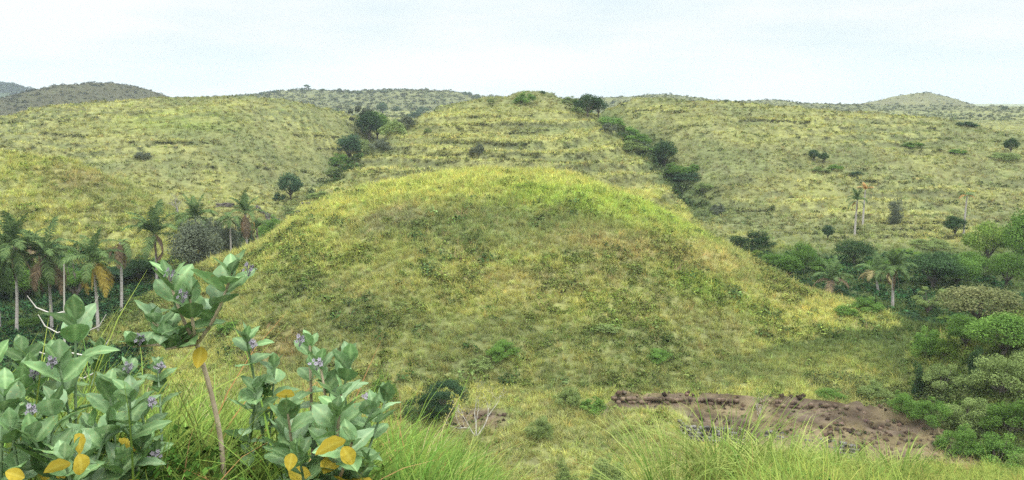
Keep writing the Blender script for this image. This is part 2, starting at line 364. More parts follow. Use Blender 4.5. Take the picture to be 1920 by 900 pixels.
def groundmat():
    m, t = newmat('ground_cover'); n = t.nodes; l = t.links
    o = n.new('ShaderNodeOutputMaterial'); b = n.new('ShaderNodeBsdfPrincipled'); b.inputs['Roughness'].default_value = 1; b.inputs['Specular IOR Level'].default_value = .05
    a = n.new('ShaderNodeAttribute'); a.attribute_name = 'Col'
    g = n.new('ShaderNodeNewGeometry'); mpn = n.new('ShaderNodeMapping'); mpn.inputs['Scale'].default_value = (1, 1, 2.2); l.new(g.outputs['Position'], mpn.inputs[0])
    nz = n.new('ShaderNodeTexNoise'); nz.inputs['Scale'].default_value = .9; nz.inputs['Detail'].default_value = 8; nz.inputs['Roughness'].default_value = .7
    l.new(mpn.outputs[0], nz.inputs['Vector'])
    n2 = n.new('ShaderNodeTexNoise'); n2.inputs['Scale'].default_value = .12; n2.inputs['Detail'].default_value = 8; n2.inputs['Roughness'].default_value = .75; l.new(mpn.outputs[0], n2.inputs['Vector'])
    mr = n.new('ShaderNodeMapRange'); mr.inputs[1].default_value = .3; mr.inputs[2].default_value = .7; mr.inputs[3].default_value = .55; mr.inputs[4].default_value = 1.3; l.new(nz.outputs[0], mr.inputs[0])
    m3 = n.new('ShaderNodeMapRange'); m3.inputs[1].default_value = .3; m3.inputs[2].default_value = .7; m3.inputs[3].default_value = .72; m3.inputs[4].default_value = 1.25; l.new(n2.outputs[0], m3.inputs[0])
    mm = n.new('ShaderNodeMath'); mm.operation = 'MULTIPLY'; l.new(mr.outputs[0], mm.inputs[0]); l.new(m3.outputs[0], mm.inputs[1])
    sc_ = n.new('ShaderNodeVectorMath'); sc_.operation = 'SCALE'; l.new(a.outputs['Color'], sc_.inputs[0]); l.new(mm.outputs[0], sc_.inputs['Scale'])
    l.new(sc_.outputs[0], b.inputs['Base Color'])
    bp = n.new('ShaderNodeBump'); bp.inputs['Strength'].default_value = .7; bp.inputs['Distance'].default_value = .35; l.new(nz.outputs[0], bp.inputs['Height']); l.new(bp.outputs[0], b.inputs['Normal'])
    l.new(b.outputs[0], o.inputs[0]); return m
M_GROUND = groundmat()
M_TUFT = leafmat('grass_blades', None, None, inst=True, tr=.3)

# ------------------------------------------------------------------ terrain mesh: one polar sheet, cut along the feet of the hills
th = np.concatenate([np.linspace(-180, -45, 46)[:-1], np.linspace(-45, 45, 621), np.linspace(45, 180, 46)[1:]])
th = np.radians(th)
rr = np.exp(np.linspace(math.log(.8), math.log(7000), 760))
TH, RR = np.meshgrid(th, rr)
GX = RR * np.sin(TH); GY_ = RR * np.cos(TH)
GZ, DOM = H(GX, GY_, True)
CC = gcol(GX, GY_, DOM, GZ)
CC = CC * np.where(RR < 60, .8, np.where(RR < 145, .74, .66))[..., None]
so = soil(GX, GY_)
sn = fbm(GX * .7, GY_ * 1.1, 81, 4)
sn = np.clip((sn - .5) * 1.9 + .5, 0, 1)
scol = np.array([.050, .036, .024]) * (1 - sn[..., None]) + np.array([.165, .125, .088]) * sn[..., None]
# dead straw lies over part of the bare earth
straw = sstep(.42, .6, fbm(GX * .35 + 3, GY_ * .5, 86, 4))[..., None] * .55
scol = scol * (1 - straw) + np.array([.23, .185, .095]) * straw
CC = CC * (1 - so[..., None]) + scol * so[..., None]
nr, nc = GX.shape
ii, jj = np.meshgrid(np.arange(nr - 1), np.arange(nc - 1), indexing='ij')
FQ = np.stack([ii * nc + jj, ii * nc + jj + 1, (ii + 1) * nc + jj + 1, (ii + 1) * nc + jj], -1)[..., ::-1]
fd = DOM[:-1, :-1]
VV = np.stack([GX, GY_, GZ], -1).reshape(-1, 3); VC = CC.reshape(-1, 3)
SETTING = {'front': ('grassy_hill', 'rounded green hill in the middle, foremost of the hills'), 'middle': ('terraced_hill', 'ledged hill rising directly behind the front hill'),
 'left_back': ('hillside_left', 'long pale grass slope behind the coconut palms'), 'left_near': ('hill_left', 'yellowish slope cut by the left frame edge'),
 'right_back': ('hillside_right', 'wide pale grass slope behind the three tall thin palms'), 'right_near': ('shrubby_slope', 'bush covered slope at the lower right'),
 'far_left': ('far_hill_left', 'brownish dome hill on the left skyline'), 'far_centre': ('far_hill', 'wooded low hill on the skyline left of the centre'),
 'far_right': ('far_ridge', 'low rolling ridge on the right skyline'), 'far_cone': ('far_cone_hill', 'pointed hill on the right skyline'),
 'far_ridge': ('distant_ridge', 'pale ridge beyond the pointed hill'), 'distant': ('distant_hills', 'blue forested ridge at the far left'),
 'valley': ('valley_floor', 'green valley floor between the hills'), 'bank': ('foreground_bank', 'grassy bank in the foreground')}
for k, nm in enumerate(NAMES):
    q = FQ[fd == k]
    if not len(q): continue
    u, inv = np.unique(q.ravel(), return_inverse=True)
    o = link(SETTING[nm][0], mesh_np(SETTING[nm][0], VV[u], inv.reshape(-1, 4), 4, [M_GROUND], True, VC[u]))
    tag(o, SETTING[nm][1], kind='structure')

# elevation horizon along each ray, for leaving out grass nobody could see
EL = GZ / RR
CM = np.maximum.accumulate(EL, 0)
def visible(X, Y, Z, margin=.012):
    r = np.hypot(X, Y); t = np.arctan2(X, Y)
    j = np.clip(np.searchsorted(th, t), 0, nc - 1); i = np.clip(np.searchsorted(rr, r * .97) - 1, 0, nr - 1)
    return (Z + .6) / r > CM[i, j] - margin

# ------------------------------------------------------------------ instanced ground cover
def blades(n, ln, wd, spread, bend, segs=3, lean=.35, seed=0, dry=.15):
    g = np.random.default_rng(seed); b = MB()
    for i in range(n):
        az = g.uniform(0, 2 * math.pi); r0 = spread * math.sqrt(g.uniform(0, 1)) * .5
        p = np.array([r0 * math.cos(az + g.normal() * .5), r0 * math.sin(az + g.normal() * .5), -.03])
        l = ln * g.uniform(.55, 1.15); tl = abs(g.normal(0, lean)); bd = bend * g.uniform(.4, 1.5)
        d = np.array([math.cos(az), math.sin(az), 0]); side = np.array([-math.sin(az), math.cos(az), 0])
        tw = g.uniform(-1, 1); side = side * math.cos(tw) + d * math.sin(tw)
        V = []; ang = tl
        for s in range(segs + 1):
            wv = wd * g.uniform(.85, 1.1) * (1 - (s / segs) ** 1.6) + wd * .06
            V += [p - side * wv / 2, p + side * wv / 2]
            ang += bd / segs * (1 + s * .3)
            p = p + (d * math.sin(ang) + np.array([0, 0, math.cos(ang)])) * l / segs
        q = np.array([[2 * s, 2 * s + 1, 2 * s + 3, 2 * s + 2] for s in range(segs)])
        k = g.uniform(.55, 1.35)
        c = np.array([1.22, 1.12, .98]) * g.uniform(.8, 1.1) if g.uniform() < dry else np.array([k, k, k * .95])
        b.add(V, q, c)
    return b
def leafclump(n, rad, lf, seed=0, flat=.75):
    g = np.random.default_rng(seed)
    d = g.normal(size=(n, 3)); d[:, 2] = np.abs(d[:, 2]) * flat; d /= np.linalg.norm(d, axis=1)[:, None]
    P = d * (rad * g.uniform(.35, 1, (n, 1)) ** .5) * np.array([1, 1, .85])
    b = MB(); addleaves(b, P, d, lf, g); return b
def addleaves(b, P, D, lf, g, wr=.55, up=.35, cbase=None, lv=None):
    n = len(P)
    nr_ = D * .8 + g.normal(size=(n, 3)) * .55 + np.array([0, 0, up]); nr_ /= np.linalg.norm(nr_, axis=1)[:, None]
    u = np.cross(nr_, g.normal(size=(n, 3))); u /= np.linalg.norm(u, axis=1)[:, None] + 1e-9; v = np.cross(nr_, u)
    L_ = (lf * g.uniform(.6, 1.3, (n, 1)))
    V = np.stack([P - u * L_ * .5, P + v * L_ * wr * .5 + u * L_ * .05, P + u * L_ * .5, P - v * L_ * wr * .5 + u * L_ * .05], 1)
    V[:, 2, 2] -= (L_[:, 0] * .12)
    c = (g.uniform(0, 1, n) if lv is None else lv)
    cc = np.repeat(np.stack([c, c, c], -1), 4, 0) if cbase is None else np.repeat(np.asarray(cbase)[None] * (0.75 + .5 * c[:, None]), 4, 0)
    b.add(V.reshape(-1, 3), np.arange(4 * n).reshape(-1, 4), cc)
def protos(name, mbs, mat):
    c = bpy.data.collections.new(name)
    for i, b in enumerate(mbs):
        o = bpy.data.objects.new('%s_%02d' % (name, i), b.mesh(name, [mat])); c.objects.link(o)
    return c
def scatter(name, colln, P, sc_, tint, idx, label, tilt=.25, seed=1, cat='grass'):
    g = np.random.default_rng(seed); n = len(P)
    me = bpy.data.meshes.new(name); me.vertices.add(n); me.vertices.foreach_set('co', np.asarray(P, np.float32).ravel())
    a = me.attributes.new('rot', 'FLOAT_VECTOR', 'POINT'); rot = np.stack([g.normal(0, tilt, n), g.normal(0, tilt, n), g.uniform(0, 6.283, n)], -1); a.data.foreach_set('vector', rot.astype(np.float32).ravel())
    a = me.attributes.new('scl', 'FLOAT', 'POINT'); a.data.foreach_set('value', np.asarray(sc_, np.float32))
    a = me.attributes.new('idx', 'INT', 'POINT'); a.data.foreach_set('value', np.asarray(idx, np.int32))
    a = me.attributes.new('tint', 'FLOAT_COLOR', 'POINT'); c = np.ones((n, 4), np.float32); c[:, :3] = tint; a.data.foreach_set('color', c.ravel())
    o = link(name, me)
    ng = bpy.data.node_groups.new(name, 'GeometryNodeTree')
    ng.interface.new_socket('Geometry', in_out='INPUT', socket_type='NodeSocketGeometry'); ng.interface.new_socket('Geometry', in_out='OUTPUT', socket_type='NodeSocketGeometry')
    gi = ng.nodes.new('NodeGroupInput'); go = ng.nodes.new('NodeGroupOutput'); ip = ng.nodes.new('GeometryNodeInstanceOnPoints'); ci = ng.nodes.new('GeometryNodeCollectionInfo')
    ci.inputs[0].default_value = colln; ci.inputs['Separate Children'].default_value = True; ci.inputs['Reset Children'].default_value = True
    def na(nm, ty):
        q = ng.nodes.new('GeometryNodeInputNamedAttribute'); q.data_type = ty; q.inputs[0].default_value = nm; return q.outputs[0]
    ng.links.new(gi.outputs[0], ip.inputs['Points']); ng.links.new(ci.outputs[0], ip.inputs['Instance']); ip.inputs['Pick Instance'].default_value = True
    ng.links.new(na('idx', 'INT'), ip.inputs['Instance Index']); ng.links.new(na('scl', 'FLOAT'), ip.inputs['Scale'])
    er = ng.nodes.new('FunctionNodeEulerToRotation'); ng.links.new(na('rot', 'FLOAT_VECTOR'), er.inputs[0]); ng.links.new(er.outputs[0], ip.inputs['Rotation'])
    ng.links.new(ip.outputs[0], go.inputs[0])
    md = o.modifiers.new('scatter', 'NODES'); md.node_group = ng
    tag(o, label, kind='stuff'); return o
def polar(r0, r1, dens, seed, half=R(34)):
    """points spread over the ground between two distances; dens(r) per square metre"""
    g = np.random.default_rng(seed)
    edges = np.exp(np.linspace(math.log(r0), math.log(r1), 40)); XS = []; YS = []
    for a, b in zip(edges[:-1], edges[1:]):
        n = int(half * (b * b - a * a) * dens((a + b) / 2)); r = np.sqrt(g.uniform(a * a, b * b, n)); t = g.uniform(-half, half, n)
        XS.append(r * np.sin(t)); YS.append(r * np.cos(t))
    X = np.concatenate(XS); Y = np.concatenate(YS)
    Z, D = H(X, Y, True); k = visible(X, Y, Z)
    return X[k], Y[k], Z[k], D[k]
g0 = np.random.default_rng(99)
def vary(c, g, n, a=.20):
    k = g.normal(1, a, (n, 1)).clip(.4, 1.8); return c * k * (1 + g.normal(0, .06, (n, 3)))

# mid-distance hill grass
X, Y, Z, D = polar(38, 150, lambda r: 13 * min(1, (75 / r) ** 1.5), 3)
s_ = soil(X, Y); keep = (s_ < .35 * g0.uniform(0, 1, len(X))) & ((D != 12) | (Y < 72) | ((Y < 96) & (X > 14) & (X < 44)) | ((Y < 97) & (X < 0) & (-X / Y < .44)) | (g0.uniform(0, 1, len(X)) < .25))
X, Y, Z, D = X[keep], Y[keep], Z[keep], D[keep]; n = len(X)
shr = fbm(X * .25, Y * .25, 91, 3)
low = sstep(-11, -19, Z) * (D == 0)
isb = (g0.uniform(0, 1, n) < np.clip((shr - .52) * 1.6 + low * .28 + (D == 5) * .6, .02, .7))
gc = gcol(X, Y, D, Z)
coll_mid = protos('meadow_tuft', [blades(20, .50, .030, .38, .6, 2, .3, 10 + i, .2) for i in range(4)] + [blades(13, .80, .022, .28, .5, 2, .18, 20, .7)] +
                  [leafclump(46, .36, .13, 30 + i) for i in range(3)], M_TUFT)
idx = np.where(isb, 5 + g0.integers(0, 3, n), np.where(g0.uniform(0, 1, n) < .10, 4, g0.integers(0, 4, n)))
tint = vary(gc * np.where(isb[:, None], np.array([.92, 1.12, .75]), np.array([1.40, 1.43, 1.26])), g0, n)
tint = np.where((idx == 4)[:, None], tint * np.array([1.08, .97, .95]), tint)
scl = np.clip(g0.normal(1.0, .25, n), .45, 1.8) * np.where(isb, 1.0 + .6 * g0.uniform(0, 1, n) ** 3, 1) * np.clip(Y / 80, .9, 1.4)
scatter('meadow_grass', coll_mid, np.stack([X, Y, Z], -1), scl, tint, idx, 'tall yellow green grass and low weeds covering the nearer hills')
print('mid', n)
# taller weeds, young shrubs and straw heads standing out of the front hill's grass
X, Y, Z, D = polar(55, 118, lambda r: .32, 8); k = ((D == 0) | (D == 3)) & (soil(X, Y) < .1) & (g0.uniform(0, 1, len(X)) < .15 + 1.3 * sstep(.45, .62, fbm(X * .16, Y * .16, 95, 3))); X, Y, Z, D = X[k], Y[k], Z[k], D[k]; n = len(X)
u = g0.uniform(0, 1, n); idx = np.where(u < .6, 5 + g0.integers(0, 3, n), 4); c = 1.15 * np.where((idx == 4)[:, None], np.array([.30, .25, .14]), np.where((g0.uniform(0, 1, n) < .5)[:, None], np.array([.10, .16, .055]), np.array([.19, .25, .08])))
scatter('hill_weeds', coll_mid, np.stack([X, Y, Z], -1), g0.uniform(1.2, 2.6, n) * np.where(idx == 4, .7, 1), vary(c, g0, n, .25), idx, 'taller weeds and young shrubs dotted over the front hill')
# far slope grass
X, Y, Z, D = polar(150, 560, lambda r: 1.5 * (200 / r) ** 1.7, 5)
n = len(X); gc = gcol(X, Y, D, Z)
coll_far = protos('slope_tuft', [blades(10, .6, .11, .6, .7, 2, .4, 40 + i, .2) for i in range(4)] + [leafclump(26, .55, .30, 50 + i) for i in range(2)], M_TUFT)
isb = g0.uniform(0, 1, n) < np.clip((fbm(X * .09, Y * .2, 92, 3) - .5) * 1.3, .03, .5)
idx = np.where(isb, 4 + g0.integers(0, 2, n), g0.integers(0, 4, n))
tint = vary(gc * np.where(isb[:, None], np.array([.80, .90, .76]), np.array([1.12, 1.10, 1.08])), g0, n, .25)
scatter('slope_grass', coll_far, np.stack([X, Y, Z], -1), np.clip(g0.normal(.85, .22, n), .4, 1.5), tint, idx, 'pale tussock grass covering the back slopes')
print('far', n)
X, Y, Z, D = polar(560, 1150, lambda r: .030 * (700 / r) ** 1.6, 6)
n = len(X); gc = gcol(X, Y, D, Z)
coll_sc = protos('far_scrub_tuft', [leafclump(40, 1.3, .7, 60 + i) for i in range(3)], M_TUFT)
scatter('far_scrub', coll_sc, np.stack([X, Y, Z], -1), np.clip(g0.normal(.8, .3, n), .3, 1.6) * np.where(D == 7, 1.6, 1), vary(gc * np.array([.72, .80, .66]), g0, n, .25), g0.integers(0, 3, n), 'low scrub dotted over the skyline hills')
print('scrub', n)
#PART2
# ------------------------------------------------------------------ haze
hz = MB(); x0, x1, y0, y1, z0, z1 = -2600, 2600, -60, 3400, -60, 120
hz.add([(x0,y0,z0),(x1,y0,z0),(x1,y1,z0),(x0,y1,z0),(x0,y0,z1),(x1,y0,z1),(x1,y1,z1),(x0,y1,z1)], [(0,3,2,1),(4,5,6,7),(0,1,5,4),(1,2,6,5),(2,3,7,6),(3,0,4,7)])
m, t = newmat('haze'); o_ = t.nodes.new('ShaderNodeOutputMaterial'); v_ = t.nodes.new('ShaderNodeVolumePrincipled')
v_.inputs['Color'].default_value = (.80, .90, 1, 1); v_.inputs['Density'].default_value = HAZE_DENSITY; v_.inputs['Anisotropy'].default_value = 0
t.links.new(v_.outputs[0], o_.inputs['Volume'])
tag(link('haze', hz.mesh('haze', [m])), 'thin bluish air over the valley and the far hills', kind='stuff')

# ------------------------------------------------------------------ trees and bushes
M_DARK = leafmat('leaf_dark', (.018, .042, .018), (.065, .115, .042), tr=.2)
M_MID = leafmat('leaf_mid', (.050, .110, .025), (.17, .29, .060), tr=.25)
M_BLUE = leafmat('leaf_blue', (.026, .056, .030), (.075, .130, .062), tr=.2)
M_LIME = leafmat('leaf_lime', (.075, .135, .025), (.20, .29, .06), tr=.3)
M_OLIVE = leafmat('leaf_olive', (.10, .145, .045), (.25, .32, .11), tr=.25)
M_GREY = leafmat('leaf_grey', (.065, .080, .055), (.15, .17, .11), tr=.2)
M_RUST = leafmat('leaf_rust', (.08, .11, .035), (.25, .25, .11), tr=.2)
M_YEL = leafmat('leaf_yellow', (.22, .22, .05), (.42, .40, .11), tr=.3)
M_BARK = barkmat('bark', (.07, .055, .045), (.19, .165, .14), 3)
M_PALE = barkmat('pale_bark', (.22, .20, .18), (.46, .43, .40), 5)
M_PTRUNK = barkmat('palm_bark', (.26, .225, .205), (.50, .465, .44), 4, True)

def branches(b, p, d, l, r, lv, g, spread=.6, ends=None, wig=.12, up=.15, seg=5):
    P = [np.array(p)]; q = np.array(d, float); q /= np.linalg.norm(q)
    for i in range(4):
        q = q + g.normal(0, wig, 3) + np.array([0, 0, up * .3]); q /= np.linalg.norm(q); P.append(P[-1] + q * l / 4)
    b.tube(P, np.linspace(r, r * .6, 5), seg)
    if ends is not None and lv <= 1: ends.append(P[-1])
    if lv > 0:
        for k in range(g.integers(2, 4)):
            s = P[g.integers(2, 5)]; nd_ = q + g.normal(0, spread, 3) + np.array([0, 0, up]); branches(b, s, nd_, l * g.uniform(.55, .8), r * .55, lv - 1, g, spread, ends, wig, up, max(3, seg - 1))
def crown_proto(kind, seed, nleaf, lf):
    """crown and trunk meshes for a plant 5 m tall and 5 m wide, standing on the origin"""
    g = np.random.default_rng(seed); lobes = []
    if kind == 'bush':
        for i in range(36):
            a = g.uniform(0, 6.28); r = 2.0 * math.sqrt(g.uniform(0, 1)); rad = g.uniform(.28, .8); z = (1 - (r / 2.6) ** 2) * g.uniform(.45, 1) * 4.2
            lobes.append((r * math.cos(a), r * math.sin(a), max(.6, z - rad * .4), rad, rad * g.uniform(.7, 1)))
        z0 = .3
    elif kind == 'round':
        for i in range(26):
            a = g.uniform(0, 6.28); c = g.uniform(-.6, 1); s_ = math.sqrt(1 - c * c); rad = g.uniform(.38, .95)
            lobes.append((1.5 * s_ * math.cos(a), 1.5 * s_ * math.sin(a), 3.0 + 1.25 * c, rad, rad * .85))
        lobes.append((0, 0, 3.0, 1.5, 1.3)); z0 = 1.3
    elif kind == 'umbrella':
        for i in range(17):
            a = g.uniform(0, 6.28); r = 2.0 * math.sqrt(g.uniform(0, 1)); rad = g.uniform(.55, .95)
            lobes.append((r * math.cos(a), r * math.sin(a), 4.35 - .28 * r * r * g.uniform(.6, 1.5), rad, rad * .5))
        for i in range(5):
            a = g.uniform(0, 6.28); lobes.append((1.6 * math.cos(a), 1.6 * math.sin(a), g.uniform(1.6, 2.6), .7, .4))
        z0 = 1.8
    elif kind == 'column':
        for i in range(14):
            z = .5 + 4.1 * i / 13; rad = g.uniform(.8, 1.35) * (1 - .45 * (z / 5) ** 2); lobes.append((g.normal(0, .55), g.normal(0, .55), z, rad, rad * .7))
        z0 = .2
    elif kind == 'loose':
        for i in range(12):
            a = g.uniform(0, 6.28); r = 2.0 * math.sqrt(g.uniform(0, 1)); rad = g.uniform(.4, .75)
            lobes.append((r * math.cos(a), r * math.sin(a), g.uniform(2.2, 4.6), rad, rad * .7))
        z0 = 1.2
    tot = sum(l[3] ** 2 for l in lobes); b = MB()
    for (x, y, z, rx, rz) in lobes:
        n = max(8, int(nleaf * rx * rx / tot)); D = g.normal(size=(n, 3)); D /= np.linalg.norm(D, axis=1)[:, None]
        rad = (1.05 - np.abs(g.normal(0, .28, n)) + .5 * (g.uniform(0, 1, n) < .04)).clip(.1, 1.4)
        bump = .82 + .36 * vnoise(D[:, 0] * 2.3 + x * 7, D[:, 1] * 2.3 + D[:, 2] * 3.1 + y * 5, seed)
        P = np.array([x, y, z]) + D * (rad * bump)[:, None] * np.array([rx, rx, rz])
        P = P[P[:, 2] > .05]; D = D[:len(P)] if len(P) == n else (P - np.array([x, y, z])) / (np.linalg.norm(P - np.array([x, y, z]), axis=1)[:, None] + 1e-6)
        lvb = g.uniform(0, .45); addleaves(b, P, D, lf, g, lv=np.clip(lvb + g.uniform(0, .65, len(P)), 0, 1))
    t_ = MB(); top = 2.9 if kind != 'bush' else 2.0
    t_.tube([(0, 0, -.3), (g.normal(0, .05), g.normal(0, .05), z0 * .5), (g.normal(0, .12), g.normal(0, .12), z0), (g.normal(0, .2), g.normal(0, .2), top)], [.17, .13, .11, .06], 7)
    for (x, y, z, rx, rz) in lobes[:10]:
        t_.tube([(0, 0, z0 * .7), (x * .45, y * .45, z0 + (z - z0) * .35), (x * .9, y * .9, z)], [.075, .05, .02], 5)
    return b, t_
PROTO = {}
def proto(kind, seed, near):
    k = (kind, seed, near)
    if k not in PROTO:
        nl, lf = {2: (10000, .145), 1: (3200, .27), 0: (700, .55)}[near]
        b, t_ = crown_proto(kind, seed * 13 + 5, nl, lf)
        PROTO[k] = (b.mesh('crown', [M_DARK]), t_.mesh('trunk', [M_BARK], True))
    return PROTO[k]
def plant(name, cat, kind, seed, mat, px, py, wpx, hpx, label, Y=None, group=None, bark=None):
    if group == G3: Y = None; hpx *= 1.35 * random.uniform(.85, 1.2)
    if Y is not None and group == G2 and at(px, py - hpx, Y)[2] - zat(at(px, py, Y)[0], Y) < .6 * hpx / F * Y: Y = None
    if Y is None: x, y, z = hit(px, py)
    else:
        a, yc, zc = ray(px, py); x, y = a / yc * Y, Y; z = zat(x, y)
        if py < 0: pass
    if group in (G4, G5): wpx *= 1.25; hpx *= 1.2
    W_ = wpx / F * y; Hh = hpx / F * y
    if Y is not None: Hh = max(at(px, py - hpx, Y)[2] - z, .25 * W_)
    near = 2 if wpx >= 58 else (1 if wpx >= 24 else 0)
    cm_, tm = proto(kind, seed % 3, near)
    e = empty(name, (x, y, z - .04 * Hh), random.uniform(0, 6.28), (W_ / 4.6, W_ / 4.6, Hh / 4.8))
    c = link('crown', cm_, e); c.material_slots[0].link = 'OBJECT'; c.material_slots[0].material = mat
    if name != 'bush' or hpx > 50:
        q = link('trunk', tm, e)
        if bark: q.material_slots[0].link = 'OBJECT'; q.material_slots[0].material = bark
    tag(e, label, cat, group); return e
G1 = 'dark trees behind the coconut palms'; G2 = 'trees filling the right valley'; G3 = 'bushes on the lower right slope'; G4 = 'bushes in the gully left of the terraced hill'
G5 = 'bushes in the gully right of the terraced hill'; G6 = 'small trees on the skyline'; G7 = 'bushes on the right hillside'; G8 = 'shrubs at the foot of the front hill'
T = 'tree'; B = 'bush'
